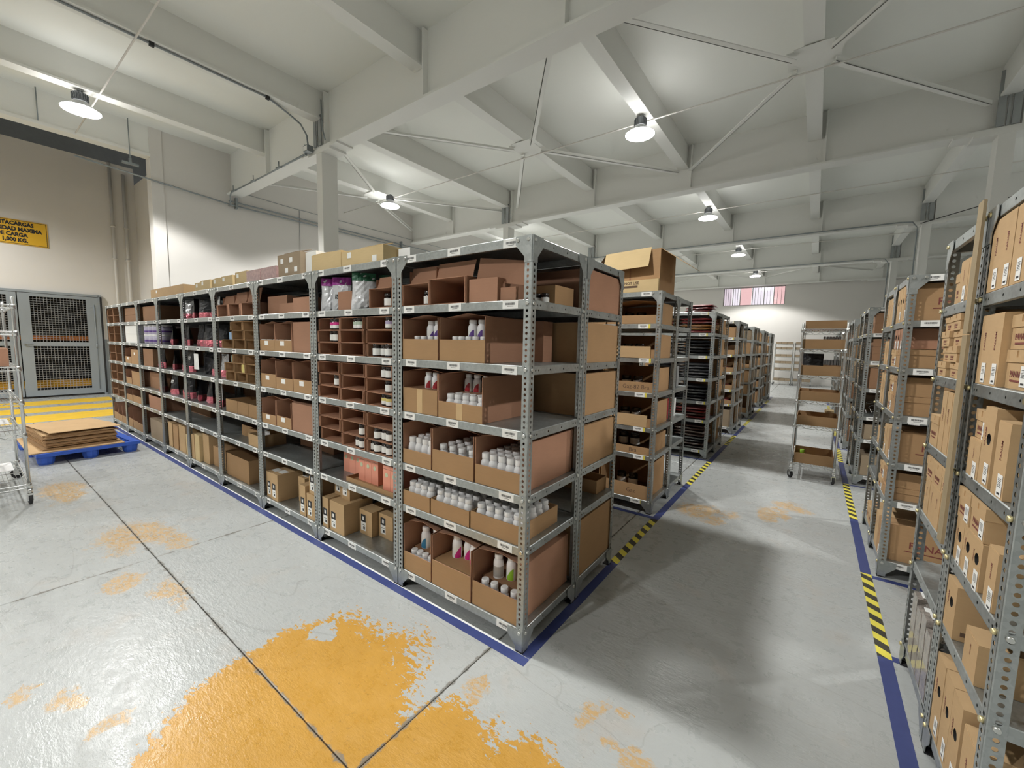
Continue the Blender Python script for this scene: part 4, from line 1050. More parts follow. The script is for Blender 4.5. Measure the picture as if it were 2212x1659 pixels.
for j, f0 in enumerate((.12, .36, .62, .84)):
    pouch(X(i, f0), .42, cz(3)+.04*0, 'black printed pouch behind the tray, %s, fourth tier of the fourth bay' % ORD[j], GF, .22, .28, .11, 'foil_black', 'foil_silver', None, [('FIT', .66, .07)] if j in (0, 1) else None, rz=(0, .05, .5, -.4)[j], seed=10+j)
for j, (f0, f1) in enumerate(((.12, .44), (.445, .72), (.725, 1.0))): tray(X(i, f0), .03, cz(3), (f1-f0)*IW-.003, .26, .135, 'low brown tray before black pouches, %s, fourth tier of the fourth bay' % lr(j, 3))
for j, (f0, f1, y) in enumerate(((.16, .46, .16), (.465, .72, .12), (.725, .98, .02))):
    tray(X(i, f0), y, cz(4), (f1-f0)*IW-.003, .26, .12, 'small brown tray, %s, fifth tier of the fourth bay' % lr(j, 3), mat=('kraft', 'kraft', 'kraft_light')[j])
    solid('paper_bundle', cached(('pbx', j), lambda: pouch_m(.14, .07, .06, 0, 1, 'foil_white', j+40, 4)), 'white packet in the %s small tray, fifth tier of the fourth bay' % lr(j, 3), 'packet', (X(i, (f0+f1)/2), y+.13, cz(4)+.07), group='white packets in small trays')
tray(X(i, .0), .05, cz(5), .62*IW, .5, .25, 'wide open brown carton, bottom tier of the fourth bay', mat='kraft')
# --- fifth and sixth bay pouches
def pouches(i, k, fs, kinds, y=.12):
    for j, (f0, kd) in enumerate(zip(fs, kinds)):
        b_, f_ = {'b': ('foil_black', 'foil_pink'), 's': ('foil_silver', 'foil_pink'), 'f': ('foil_black', 'foil_pink'), 'k': ('foil_black', 'foil_black')}[kd]
        pouch(X(i, f0), y+RN.uniform(-.03, .05), cz(k), '%s foil pouch with %s foot, %s, %s' % ('silver' if kd == 's' else 'black', 'black' if kd == 'k' else 'pink', ORD[j]+' from left', where(i, k)), GF, .21, min(.265, ch(k)-.02), .11, b_, f_, None, [('FIT', .66, .06)] if kd == 'f' else None, rz=RN.uniform(-.9, .9) if kd != 'f' else .1, seed=20+i*31+k*7+j)
pouches(4, 0, (.18, .42, .62, .86), 'bbbs'); pouches(4, 1, (.16, .36, .58, .80), 'bbbb'); pouches(4, 2, (.35, .55, .86), 'kbs'); pouches(4, 3, (.12, .40, .80), 'bbs')
solid('white_sheet', cached('wsheet', lambda: pouch_m(.17, .19, .012, 0, 1, 'white_card', 77, 4)), 'plain white sheet before a black pouch, third tier of the fifth bay', 'sheet', (X(4, .24), .05, cz(2)+.06))
pouches(5, 0, (.86,), 's'); pouches(5, 1, (.14, .78), 'bb'); pouches(5, 2, (.20, .55, .86), 'bbf'); pouches(5, 3, (.22, .52, .84), 'fbb')
tray(X(5, .05), .30, cz(4), .8, .25, .11, 'low brown tray at the back, fifth tier of the sixth bay', mat='kraft_dark')
solid('paper_bundle', cached('pbz', lambda: pouch_m(.2, .08, .06, 0, 1, 'cloth_white', 91, 4)), 'white packet in the low tray, fifth tier of the sixth bay', 'packet', (X(5, .5), .42, cz(4)+.07))
for j, (f0, y, w_, d_, h, mt) in enumerate(((.0, .0, .10, .35, .31, 'kraft_light'), (.13, .0, .16, .35, .33, 'kraft_pale'), (.33, .03, .20, .35, .36, 'kraft_light'), (.58, .06, .38, .4, .24, 'kraft'))):
    carton(X(4, f0), y+.02, cz(5), w_, d_, h, 'upright brown carton, %s from left, bottom tier of the fifth bay' % ORD[j], mt)
for j, (f0, w_, h, mt) in enumerate(((.08, .16, .34, 'kraft_light'), (.30, .20, .33, 'kraft'), (.56, .25, .36, 'kraft_light'), (.84, .11, .27, 'kraft_pale'))):
    carton(X(5, f0), .03, cz(5), w_, .4, h, 'upright brown carton, %s from left, bottom tier of the sixth bay' % ORD[j], mt)
# --- seventh bay
i = 6
carton(X(i, .06), .06, cz(0), .80, .45, .22, 'wide dark brown carton, top tier of the seventh bay', 'kraft_dark')
for r_ in range(2):
    for c_ in range(4):
        t = thing('powder_tub', 'lilac powder tub, %s row, %s, second tier of the seventh bay' % (('lower', 'upper')[r_], ORD[c_]+' from left'), 'tub', (X(i, .15)+.218*c_, .14, cz(1)+.139*r_), 0, 'lilac tubs in the seventh bay')
        def f(a=0):
            q = MB(); q.lathe([(.095, 0), (.098, .004), (.098, .112), (.093, .116)], 20); return q.mesh('body', 'tub_lilac')
        def f2():
            q = MB(); q.lathe([(.099, .115), (.100, .117), (.100, .135), (.097, .138)], 20); return q.mesh('lid', 'white_plastic')
        def f3():
            q = MB(); q.lathe([(.0985, .03), (.0985, .055)], 20, cap=False); return q.mesh('label_stripe', 'label_purple')
        part('body', cached('tubb', f), t); part('lid', cached('tubl', f2), t); part('label_stripe', cached('tubs', f3), t)
carton(X(i, .08), .03, cz(2), .50, .45, .26, 'brown carton, left, third tier of the seventh bay', 'kraft_dark')
pouches(6, 2, (.82,), 'f', .1)
carton(X(i, .04), .10, cz(3), .64, .42, .25, 'brown carton, left, fourth tier of the seventh bay', 'kraft_dark'); pouches(6, 3, (.86,), 's', .1)
tray(X(i, .24), .03, cz(4), .70, .45, .19, 'open brown carton, right, fifth tier of the seventh bay', mat='kraft_red')
carton(X(i, .28), .02, cz(5), .66, .5, .29, 'grey brown printed carton, bottom tier of the seventh bay', 'kraft_grey')
carton(X(i, .08), .3, cz(5), .17, .25, .33, 'slim brown carton at the left, bottom tier of the seventh bay', 'kraft_dark')
# --- eighth bay
i = 7
for j in range(2): carton(X(i, .06), .05, cz(0)+.115*j, .82, .45, .112, 'wide dark brown carton, %s of two, top tier of the eighth bay' % ('lower', 'upper')[j], 'kraft_dark')
for j in range(2): carton(X(i, .12), .03, cz(1)+.142*j, .74, .40, .138, 'white printed carton, %s of two, second tier of the eighth bay' % ('lower', 'upper')[j], 'white_card')
picks(i, 2, [(.08, .48), (.5, .98)], (.45, .95), d=.45, hf=.95, sticker=True); picks(i, 3, [(.04, .42), (.44, .98)], (.45, .95), d=.45, hf=.9, flap=False)
picks(i, 4, [(.0, .40), (.42, 1.0)], (.55, .6), d=.4, hf=.9, flap=False); picks(i, 5, [(0, .32), (.33, .66), (.67, 1.0)], (.45, .42, .40), d=.45, hf=.85, flap=False)
# --- ninth bay
i = 8
for k in range(6):
    if k == 5:
        picks(i, 5, [(0, .32), (.33, .66), (.67, 1.0)], (.45, .40, .42), d=.45, hf=.8, flap=False); continue
    hh = (ch(k)-.004)/2
    for r_ in range(2):
        for c_ in range(2):
            cubby(X(i, (.03, .5)[c_]), .02, cz(k)+hh*(1-r_), .46*IW, .4, hh-.002, '%s %s open front carton, stacked, %s' % (('upper', 'lower')[r_], ('left', 'right')[c_], where(i, k)), mat='kraft_dark')
# --- on top of the long row
ZT = LV[6]+.001
def top_box(name, x, y, w_, d, h, label, mat, flaps=(), tagged=0):
    t = thing(name, label, 'box', (x, y, ZT))
    part('body', carton_m(w_, d, h, mat), t)
    for k, (a, l_) in enumerate(flaps):
        q = MB(); q.obox((w_*a, .0, h+.001), (w_*l_, 0, 0), (0, .12, .035), (0, 0, .003)); part('flap', q.mesh('flap', mat), t)
    for k in range(tagged): part('sticker', cached('topst', lambda: boxmesh('sticker', 'white_card', -.025, .025, -.0012, -.0002, -.02, .02)), t, (w_*(.2+.6*k/max(1, tagged-1)), 0, h*(.3 if k % 2 else .72)))
    return t
top_box('carton', -6.72, .06, 1.42, .42, .13, 'long brown carton lying on top of the sixth bay', 'kraft_light', [(.0, .4)], 1)
top_box('carton', -5.02, .10, .32, .35, .12, 'pale cream carton on top of the fifth bay', 'kraft_pale', (), 1)
for j in range(4): top_box('carton', -4.66+.31*j, .05+.02*(j % 2), .295, .30, .115+.02*(j == 3), 'pale yellow carton on top of the fourth bay, %s from left' % ORD[j], 'kraft_pale', [(.2, .5)] if j == 1 else (), 1)
for j in range(2): top_box('wrapped_carton', -3.38+.32*j, .04, .30, .26, .115, 'pink printed wrapped carton on top of the third bay, %s' % lr(j, 2), 'wrap_pink', (), 0)
q = MB(); q.box(0, .40, 0, .006, 0, .22); solid('cardboard_sheet', q.mesh('cardboard_sheet', 'kraft_light'), 'upright cardboard sheet on top of the third bay', 'sheet', (-3.18, .33, ZT))
top_box('carton', -2.77, .06, .40, .34, .20, 'brown carton covered in white stickers on top of the third bay', 'kraft_grey', [(.3, .6)], 4)
top_box('carton', -2.36, .10, .17, .30, .19, 'white faced carton on top of the third bay', 'white_card')
top_box('carton', -2.17, .05, .42, .36, .135, 'tan carton with torn flap on top of the second bay, left', 'kraft_pale', [(.05, .5)], 0)
top_box('carton', -1.74, .05, .50, .38, .115, 'tan carton with small stickers on top of the second bay, right', 'kraft_pale', [(.5, .4)], 2)
top_box('carton', -1.22, .16, .12, .30, .10, 'small white end of a carton on top of the second bay', 'white_card')
# ================================================================== LEFT ROWS BEHIND
ROWN = ['long', 'second left', 'third left', 'fourth left', 'fifth left', 'sixth left', 'seventh left']
RX = -.055
for r_ in range(1, len(RY)):
    for c_ in range(2):
        unit(RX-(c_+1)*W, RY[r_], 'galvanized shelving unit, %s row, %s, front half' % (ROWN[r_], ('aisle end', 'inner bay')[c_]), tags=r_ < 4 and c_ == 0, yel=True, side='R' if c_ == 0 else None, bolts=r_ < 3)
        unit(RX-(c_+1)*W, RY[r_]+D+.003, 'galvanized shelving unit, %s row, %s, rear half' % (ROWN[r_], ('aisle end', 'inner bay')[c_]), tags=False, front=False, side='R' if c_ == 0 else None, bolts=False)
        if c_ == 1:
            for k in range(6):
                for h_ in range(2):
                    carton(RX-2*W+.06, RY[r_]+(.03 if h_ == 0 else D+.04), cz(k), RN.choice((.6, .8)), .48, ch(k)*RN.uniform(.5, .95), 'brown carton in the inner bay of the %s row, %s half, %s' % (ROWN[r_], ('front', 'rear')[h_], TIER[k]), RN.choice(('kraft', 'kraft_dark')), group='cartons in inner bays')
# second row
y0 = RY[1]; xe = RX-.047
WR = [None, 'Gaz', 'Gaz-82 Bra', 'Gaza Bra', 'Bra', 'Gaz']
for k in range(6):
    h = ch(k)-.05; fh = (.40, .36, .42, .36, .42, .40)[k]
    t = pick(xe-.50, y0+.015, cz(k), .50, .53, h, fh, 'brown carton with cut-down front and pen marks, aisle end, second row, %s' % TIER[k], mat='kraft', flap=k == 0)
    if WR[k]: part('handwriting', text(WR[k], .06, 'ink_faded'), t, (.33, -.002, h*fh*.5), FACE_Y)
    if k == 3 or k == 1:
        q = MB(); q.box(.06, .46, -.012, -.002, .0, h*fh+.03); part('bent_front', q.mesh('bent_front', 'kraft_light'), t)
    pick(xe-.93, y0+.02, cz(k), .41, .5, h, .4, 'brown carton with cut-down front, inner place, second row, %s' % TIER[k], mat='kraft', flap=False)
    for j in range(2): jar(xe-.40+.13*j, y0+.36, cz(k)+.006, 'dark jar deep in the end carton, second row, %s' % TIER[k], 'jars in the second row', None, 1.5)
# rear half of the second row: mostly empty, cases and books
yb = y0+D+.03
for j in range(3): pack(xe-.36, yb+.02, cz(1)+.05*j, .30, .42, .048, 'pale garment in clear bag, second row end, rear, %s up' % ORD[j], 'garments in the second row', ('cloth_white', 'cloth_grey', 'cloth_black')[j], 60+j)
for j in range(4): solid('disc_case', cached('dcase', lambda: boxmesh('disc_case', 'case_dark', 0, .25, 0, .062, 0, .235)), 'dark upright case at the second row end, %s' % ORD[j], 'case', (xe-.27, yb+.02+.066*j, cz(2)), group='dark upright cases')
solid('disc_case', boxmesh('disc_case', 'case_grey', 0, .25, 0, .09, 0, .24), 'grey upright case at the second row end, farthest', 'case', (xe-.27, yb+.30, cz(2)))
for j in range(4): solid('red_book', cached('rbook', lambda: boxmesh('red_book', 'label_red', 0, .22, 0, .055, 0, .205)), 'dark red upright book at the second row end, %s' % ORD[j], 'book', (xe-.25, yb+.03+.058*j, cz(3)), group='red books')
solid('white_book', boxmesh('white_book', 'white_card', 0, .22, 0, .10, 0, .21), 'white upright book beside red books at the second row end', 'book', (xe-.25, yb+.27, cz(3)))
# big open carton on the second row
bx = thing('open_carton', 'large open carton with hanging flaps on top of the second row', 'box', (-.66, y0+.05, ZT), -.03)
w_, d_, h_ = .56, .46, .40
part('body', pick_m(w_, d_, h_, h_, 'kraft'), bx)
q = MB(); q.obox((0, -.001, h_), (w_*.84, 0, .02), (0, -.07, -.19), (0, -.003, .001)); part('front_flap', q.mesh('front_flap', 'kraft_pale'), bx)
q = MB(); q.obox((w_, 0, h_), (0, d_, 0), (.24, 0, -.17), (.002, 0, .003)); part('side_flap', q.mesh('side_flap', 'kraft_light'), bx)
q = MB(); q.obox((0, 0, h_), (0, d_, 0), (-.12, 0, -.15), (.002, 0, .003)); part('side_flap', q.mesh('side_flap', 'kraft_grey'), bx)
q = MB(); q.box(w_*.46, w_*.49, -.0015, -.0003, .12, h_); part('dark_seam', q.mesh('dark_seam', 'kraft_dark'), bx)
q = MB(); q.box(0, w_, -.03, -.004, 0, .115); part('lower_band', q.mesh('lower_band', 'kraft_pale'), bx)
part('print', text('PLEASE DO NOT USE', .036, 'ink_faded', 'CENTER', .001), bx, (w_*.36, -.031, .085), FACE_Y)
q = MB(); q.box(w_*.08, w_*.64, -.0312, -.0302, .042, .062); part('printed_bar', q.mesh('printed_bar', 'ink_faded'), bx)
# third row: bagged garments
y0 = RY[2]
CM = [('cloth_red', 'cloth_orange'), ('cloth_black', 'cloth_white'), ('cloth_grey', 'cloth_black'), ('cloth_black', 'cloth_grey'), ('cloth_red', 'cloth_brown'), ('cloth_brown', 'cloth_black')]
GG = 'bagged garments in the third row'
for k in range(6):
    n = max(3, int((ch(k)-.02)/.046)); n = min(n, 8)
    for s_, (x, nm) in enumerate(((xe-.44, 'end'), (xe-.91, 'inner'))):
        for j in range(n):
            pack(x+RN.uniform(-.01, .01), y0+.04+RN.uniform(0, .02), cz(k)+.046*j, .41, .46, .040, 'bagged garment %s up in the %s stack, third row, %s' % (ORD[j], nm, TIER[k]), GG, CM[k][0 if RN.random() < .62 else 1], 100+j+10*k)
    carton(xe-.50, y0+D+.03, cz(k), .50, .5, ch(k)-.02, 'brown carton at the third row end, rear half, %s' % TIER[k], 'kraft')
for j in range(3): pack(xe-.40+.02*j, y0+.06, ZT+.040*j, .34, .4, .034, 'red bagged garment on top of the third row, %s up' % ORD[j], GG, 'cloth_red', 170+j)
# farther rows
for r_ in range(3, len(RY)):
    y0 = RY[r_]
    for k in range(6):
        v = RN.random(); nm = ROWN[r_]
        if r_ < 5 and v < .55:
            pick(xe-.46, y0+.02, cz(k), .45, .5, ch(k)*.62, .5, 'brown cut-front carton at the end of the %s row, %s' % (nm, TIER[k]), mat='kraft', flap=False)
            for j in range(2): pack(xe-.42, y0+.05, cz(k)+.012+.04*j, .36, .4, .038, 'packet %s up in the end carton, %s row, %s' % (ORD[j], nm, TIER[k]), 'packets in far cartons', RN.choice(('cloth_white', 'cloth_black', 'cloth_red')), 180+k)
        else:
            carton(xe-.48, y0+.02, cz(k), .46, .5, ch(k)*RN.uniform(.7, .95), 'brown carton at the end of the %s row, front half, %s' % (nm, TIER[k]), RN.choice(('kraft', 'kraft_grey')))
        carton(xe-.92, y0+.03, cz(k), .42, .5, ch(k)*RN.uniform(.6, .95), 'brown carton, inner place, %s row, %s' % (nm, TIER[k]), RN.choice(('kraft', 'kraft_dark')))
        carton(xe-.50, y0+D+.03, cz(k), .49, .5, ch(k)*RN.uniform(.85, .97), 'brown carton at the end of the %s row, rear half, %s' % (nm, TIER[k]), RN.choice(('kraft', 'kraft_grey')))
# ================================================================== RIGHT ROWS
XRR = 1.635
RNM = ['nearest right', 'second right', 'third right', 'fourth right', 'fifth right', 'sixth right', 'seventh right']
RYR = [.035, 2.27, 4.90]+RY[3:]
for r_ in range(len(RYR)):
    for c_ in range(2 if r_ in (0, 2) else 1):
        x0 = XRR+c_*W
        unit(x0, RYR[r_], 'galvanized shelving unit, %s row, %s, front half' % (RNM[r_], ('aisle end', 'inner bay')[c_]), tags=r_ in (1, 2) and c_ == 0, yel=False, side='L' if c_ == 0 else None, bolts=r_ < 3)
        unit(x0, RYR[r_]+D+.003, 'galvanized shelving unit, %s row, %s, rear half' % (RNM[r_], ('aisle end', 'inner bay')[c_]), tags=False, front=False, side='L' if c_ == 0 else None, bolts=r_ < 3)
        if c_ == 1:
            for k in range(6):
                for h_ in range(2): carton(x0+.06, RYR[r_]+(.03 if h_ == 0 else D+.04), cz(k), RN.choice((.7, .85)), .48, ch(k)*RN.uniform(.6, .95), 'brown carton in the inner bay of the %s row, %s half, %s' % (RNM[r_], ('front', 'rear')[h_], TIER[k]), 'kraft', group='cartons in right inner bays')
xb = XRR+.008
GS = 'shoe and boot boxes in the nearest right rack'
NR = 'nearest right rack'
def boots(y, k, n, d, h, w_=.32, hole=False, half='front', start=0, st=True, x=xb, gap=.004, marks=False, mat='kraft_light', rz=None):
    for j in range(n):
        boot_box(x, y-(j+1)*d-j*gap, cz(k), w_, d, h, 'upright boot box, %s from the back, %s half, %s, %s' % (ORD[start+j], half, NR, TIER[k]), GS, mat, hole, st, rz=rz, marks=marks)
yn = RYR[0]
fr = yn+D-.05      # rear limit of front half
boots(fr, 0, 4, .105, .255)
boots(fr-.01, 1, 2, .105, .25); shoe_box(xb+.02, fr-.40, cz(1), .33, .17, .125, 'shoe box with white sticker, front half, nearest right rack, second tier', GS, st=True); shoe_box(xb+.02, fr-.40, cz(1)+.127, .33, .17, .11, 'upper shoe box, front half, nearest right rack, second tier', GS, st=True)
boots(fr-.03, 2, 1, .13, .14); boots(fr-.165, 2, 1, .11, .27, hole=True, start=1, marks=True); boots(fr-.31, 2, 1, .10, .24, start=2)
shoe_box(xb+.01, fr-.165, cz(2)+.142, .32, .135, .105, 'shoe box on an upright box, front half, nearest right rack, third tier', GS, st=True)
boots(fr-.005, 3, 3, .10, .165, hole=True, marks=True); boots(fr-.36, 3, 1, .09, .19, start=3)
shoe_box(xb+.0, fr-.14, cz(3)+.167, .33, .135, .118, 'shoe box over upright boxes, left one, nearest right rack, fourth tier', GS, st=True)
shoe_box(xb+.0, fr-.305, cz(3)+.167, .33, .155, .118, 'shoe box over upright boxes, right one, nearest right rack, fourth tier', GS, st=True)
boots(fr-.0, 4, 1, .12, .205, hole=True, st=False, marks=True); boots(fr-.26, 4, 1, .13, .14, start=1, st=False)
boots(fr-.0, 5, 3, .11, .33, hole=True, marks=True); boots(fr-.36, 5, 1, .12, .30, start=3)
# rear half
rb = yn+2*D-.055
shoe_box(xb+.02, rb-.19, cz(0), .33, .16, .145, 'shoe box with tall lid, rear half, nearest right rack, top tier', GS, st=True)
boots(rb-.20, 0, 2, .12, .18, half='rear')
for c_ in range(3):
    for j in range(4):
        shoe_box(xb+.01*((c_+j) % 2), rb-.145*(c_+1)-.012*c_, cz(1)+.071*j, .33, .142, .070, 'small shoe box, column %s, %s up, rear half, nearest right rack' % (('one', 'two', 'three')[c_], ORD[j]), GS, s=.62)
boots(rb-.15, 2, 3, .085, .275, half='rear', st=False); shoe_box(xb-.0, rb-.145, cz(2), .30, .14, .15, 'shoe box in front of upright boxes, rear half, nearest right rack, third tier', GS)
boots(rb-.02, 3, 4, .10, .18, half='rear', st=False)
for j in range(3): shoe_box(xb+.0, rb-.02-.145*(j+1), cz(3)+.182, .32, .14, .105, 'shoe box over upright boxes, %s, rear half, nearest right rack, fourth tier' % ORD[j], GS)
# wrapped bundles on the bottom shelf, rear half
for j in range(4):
    q = MB(); rr_ = random.Random(j); nx, nz = 5, 8
    w_, d_, h_ = .30, .085, .33-.03*(j % 2)
    for s_ in (0, 1):
        gr = [[(w_*a/nx, (d_ if s_ else 0)+rr_.uniform(-.008, .008), h_*c/nz) for a in range(nx+1)] for c in range(nz+1)]
        for c in range(nz):
            for a in range(nx): q.face([gr[c][a], gr[c][a+1], gr[c+1][a+1], gr[c+1][a]] if not s_ else [gr[c][a+1], gr[c][a], gr[c+1][a], gr[c+1][a+1]])
        if s_ == 0: g0 = gr
    for c in range(nz): q.face([g0[c+1][0], gr[c+1][0], gr[c][0], g0[c][0]]); q.face([g0[c][nx], gr[c][nx], gr[c+1][nx], g0[c+1][nx]])
    for a in range(nx): q.face([g0[nz][a], g0[nz][a+1], gr[nz][a+1], gr[nz][a]]); q.face([g0[0][a+1], g0[0][a], gr[0][a], gr[0][a+1]])
    t = thing('wrapped_bundle', 'printed bundle in shiny clear wrap, %s, bottom of nearest right rack' % ORD[j], 'bundle', (xb, rb-.10*(j+1)-.05, cz(5)), 0, 'wrapped bundles')
    part('body', q.mesh('body', 'news_wrap'), t)
    q = MB()
    q.box(.02, .20, .01, d_-.01, h_+.004, h_+.007); part('white_band', q.mesh('white_band', 'white_card'), t)
# cardboard sleeves on the middle post
for j, (z0, z1) in enumerate(((1.74, 2.235), (.90, 1.735))):
    q = MB(); q.box(-.022, -.013, -.006, .056, 0, z1-z0); q.box(-.022, -.013, -.010, -.006, .004, z1-z0-.004)
    solid('cardboard_sleeve', q.mesh('cardboard_sleeve', 'kraft_worn'), 'cardboard corner sleeve on the rack post, %s piece' % ('upper', 'lower')[j], 'sleeve', (XRR-.003, yn+D-.03, z0), group='post sleeves')
# second right row: upright printed cartons and lidded boxes, their ends to the aisle
y1 = RYR[1]; G2 = 'cartons in the second right row'
def slabs(k, n, d, h, y, half, hole=True, w_=.62, start=0, mat='kraft', pr=True):
    for j in range(n):
        t = boot_box(xb, y+j*(d+.006), cz(k), w_, d, h, 'upright slab carton, %s from the front, %s half, second right row, %s' % (ORD[start+j], half, TIER[k]), G2, mat if j == 0 else 'kraft_light', hole, j % 2 == 0, spine=not hole, rz=RN.uniform(-.012, .012))
        if j == 0 and pr:
            part('print', text('PANAM', .068, 'ink_red', 'CENTER', .001), t, (.27, -.0008, h*.5), FACE_Y, min(1, h/.24)); part('underline', bar(), t, (.27, -.0008, h*.5-.045*min(1, h/.24)), FACE_Y, (2.6, .8, 1))
def lids(k, hs, y, half='front', d=.20, w_=.62):
    zz = cz(k)
    for j, h in enumerate(hs):
        shoe_box(xb+.005*j, y, zz, w_, d, h, 'wide lidded box, %s up, %s half, second right row, %s' % (ORD[j], half, TIER[k]), G2, 'kraft', face='y', st=True)
        shoe_box(xb+.005*j, y+d+.012, zz, w_, d, h, 'wide lidded box behind, %s up, %s half, second right row, %s' % (ORD[j], half, TIER[k]), G2, 'kraft_light', face='x', st=True)
        zz += h+.002
slabs(0, 4, .105, .255, y1+.045, 'front')
lids(1, (.13,), y1+.05); 
for j in range(3): boot_box(xb, y1+.08+.12*j, cz(1)+.134, .5, .10, .145, 'dark upright carton on lidded boxes, %s, second right row, second tier' % ORD[j], G2, 'kraft_red', hole=j > 0, st=True)
lids(2, (.135, .135), y1+.05)
slabs(3, 3, .12, .225, y1+.06, 'front', hole=False)
lids(4, (.09, .11), y1+.06)
slabs(5, 2, .16, .27, y1+.05, 'front', hole=False)
ye = y1+D+.05
for k in (0, 1, 2, 3):
    n = (4, 3, 3, 2)[k]
    for j in range(n): boot_box(xb+.005, ye+.115*j, cz(k), .30, .105, ch(k)*(.9, .72, .92, .5)[k], 'upright box, %s from the front, rear half, second right row, %s' % (ORD[j], TIER[k]), G2, 'kraft_light', st=False)
for j in range(2): shoe_box(xb+.0, ye+.03+.16*j, cz(5), .30, .15, .16, 'shoe box low at the rear of the second right row, %s' % ORD[j], G2)
# third right row
y2 = RYR[2]; G3 = 'cartons in the third right row'
S3 = [[.12, .12], [.085, .085, .09], [.25], [], [.18], [.25]]
for k in range(6):
    zz = cz(k)
    for j, h in enumerate(S3[k]):
        big_carton(xb+.06, y2+.02, zz, .80, .42, h, 'wide dark brown carton, %s up, third right row, %s' % (ORD[j], TIER[k]), 'kraft_dark' if k < 3 else 'kraft_grey', G3, logo_=k < 2, marks=False); zz += h+.002
    for j in range(2): carton(xb+.02, y2+D+.04+.25*j, cz(k), .4, .24, ch(k)*RN.uniform(.5, .9), 'brown carton, rear half of the third right row, %s, %s' % (TIER[k], lr(j, 2)), 'kraft_grey')
rr_ = random.Random(9); q = MB()
for j in range(60):
    a = Vector((rr_.uniform(0, .75), rr_.uniform(0, .4), rr_.uniform(.01, .22))); c = a+Vector((rr_.uniform(-.2, .2), rr_.uniform(-.2, .2), rr_.uniform(-.08, .08)))
    c.x = min(max(c.x, 0), .75); c.y = min(max(c.y, 0), .4); c.z = min(max(c.z, .004), .24); q.tube([a, (a+c)/2+Vector((0, 0, .01)), c], .004, 4)
solid('wire_hangers', q.mesh('wire_hangers', 'chrome'), 'tangled heap of wire hooks on the third right row', 'wire heap', (xb+.08, y2+.03, cz(3)), kind='stuff')
for r_ in range(3, len(RYR)):
    for k in range(6):
        for j in range(2): carton(xb+.03, RYR[r_]+.03+(D+.01)*j, cz(k), .8, .5, ch(k)*RN.uniform(.55, .95), 'brown carton at the aisle end of the %s row, %s half, %s' % (RNM[r_], ('front', 'rear')[j], TIER[k]), RN.choice(('kraft', 'kraft_grey', 'kraft_dark')))
# ================================================================== WIRE CARTS
CLV = [.20, .70, 1.02, 1.345, 1.68, 1.93]
def wire_shelf(w_, d):
    def f():
        q = MB(); r = .0032
        for zz, rr_ in ((0, .0045), (-.034, .004)):
            q.tube([(0, 0, zz), (w_, 0, zz), (w_, d, zz), (0, d, zz), (0, 0, zz)], rr_, 5)
        def zig(a, c, n):
            a, c = Vector(a), Vector(c); pts = []
            for k in range(n+1): p = a+(c-a)*k/n; pts.append((p.x, p.y, 0 if k % 2 else -.034))
            q.tube(pts, r, 4)
        zig((0, 0, 0), (w_, 0, 0), max(4, int(w_/.06))); zig((0, d, 0), (w_, d, 0), max(4, int(w_/.06))); zig((0, 0, 0), (0, d, 0), max(4, int(d/.06))); zig((w_, 0, 0), (w_, d, 0), max(4, int(d/.06)))
        n = int(w_/.028)
        for k in range(1, n): q.tube([(w_*k/n, 0, .003), (w_*k/n, d, .003)], .002, 4)
        for k in (1, 2, 3): q.tube([(0, d*k/4, -.003), (w_, d*k/4, -.003)], .004, 4)
        return q.mesh('wire_shelf', 'chrome')
    return cached(('ws', w_, d), f)
def cart(x, y, w_, d, label, rz=0., Ht=2.01, group='wire carts'):
    t = thing('wire_cart', label, 'cart', (x, y, 0), rz, group)
    def pm():
        q = MB(); q.lathe([(.0127, .14), (.0127, Ht-.01), (.009, Ht)], 10); return q.mesh('post', 'chrome')
    def cm():
        q = MB(); q.lathe([(.019, .11), (.019, .155)], 10, 0); q.box(-.018, .018, -.03, .03, .095, .112); q.box(-.020, -.015, -.022, .03, .04, .1); q.box(.015, .020, -.022, .03, .04, .1); return q.mesh('caster', 'chrome')
    def wm():
        q = MB(); q.lathe([(.05, -.012), (.055, -.008), (.055, .008), (.05, .012)], 16, 0, (0, .012, .055), axis='x'); return q.mesh('wheel', 'rubber')
    def col_():
        q = MB(); q.lathe([(.017, -.04), (.020, -.038), (.018, .008), (.016, .01)], 10); return q.mesh('collar', 'chrome')
    for px, py in ((0, 0), (w_, 0), (w_, d), (0, d)):
        p = part('post', cached(('cp', Ht), pm), t, (px, py, 0))
        for z in CLV: part('collar', cached('ccol', col_), p, (0, 0, z))
        c = part('caster', cached('ccm', cm), t, (px, py, 0), RN.uniform(-1, 1)); part('wheel', cached('cwm', wm), c)
    for z in CLV: part('wire_shelf', wire_shelf(w_, d), t, (0, 0, z))
    return t
cart(1.0, 4.72-.02, .44, .15+.0+.95, 'chrome wire cart with long trays standing in the aisle')
SHN = ['bottom', 'second', 'third', 'fourth', 'fifth', 'top']
cz0 = 4.72
for k, (h, dd, x0, w_) in enumerate(((.13, .50, 1.02, .41), (.125, .50, 1.015, .42), (.12, .50, 1.01, .42), (.125, .45, 1.015, .40), (.12, .55, 1.01, .42), (.10, .55, 1.02, .41))):
    tray(x0, cz0+.02, CLV[k]+.006, w_, dd, h, 'long brown tray on the %s shelf of the aisle wire cart' % SHN[k])
for j in range(6): solid('disc_case', cached('gcase', lambda: boxmesh('disc_case', 'case_grey', 0, .026, 0, .3, 0, .19)), 'grey upright case on the fourth shelf of the aisle cart, %s' % ORD[j], 'case', (1.22+.033*j, cz0+.52, CLV[3]+.006), group='grey cases on the aisle cart')
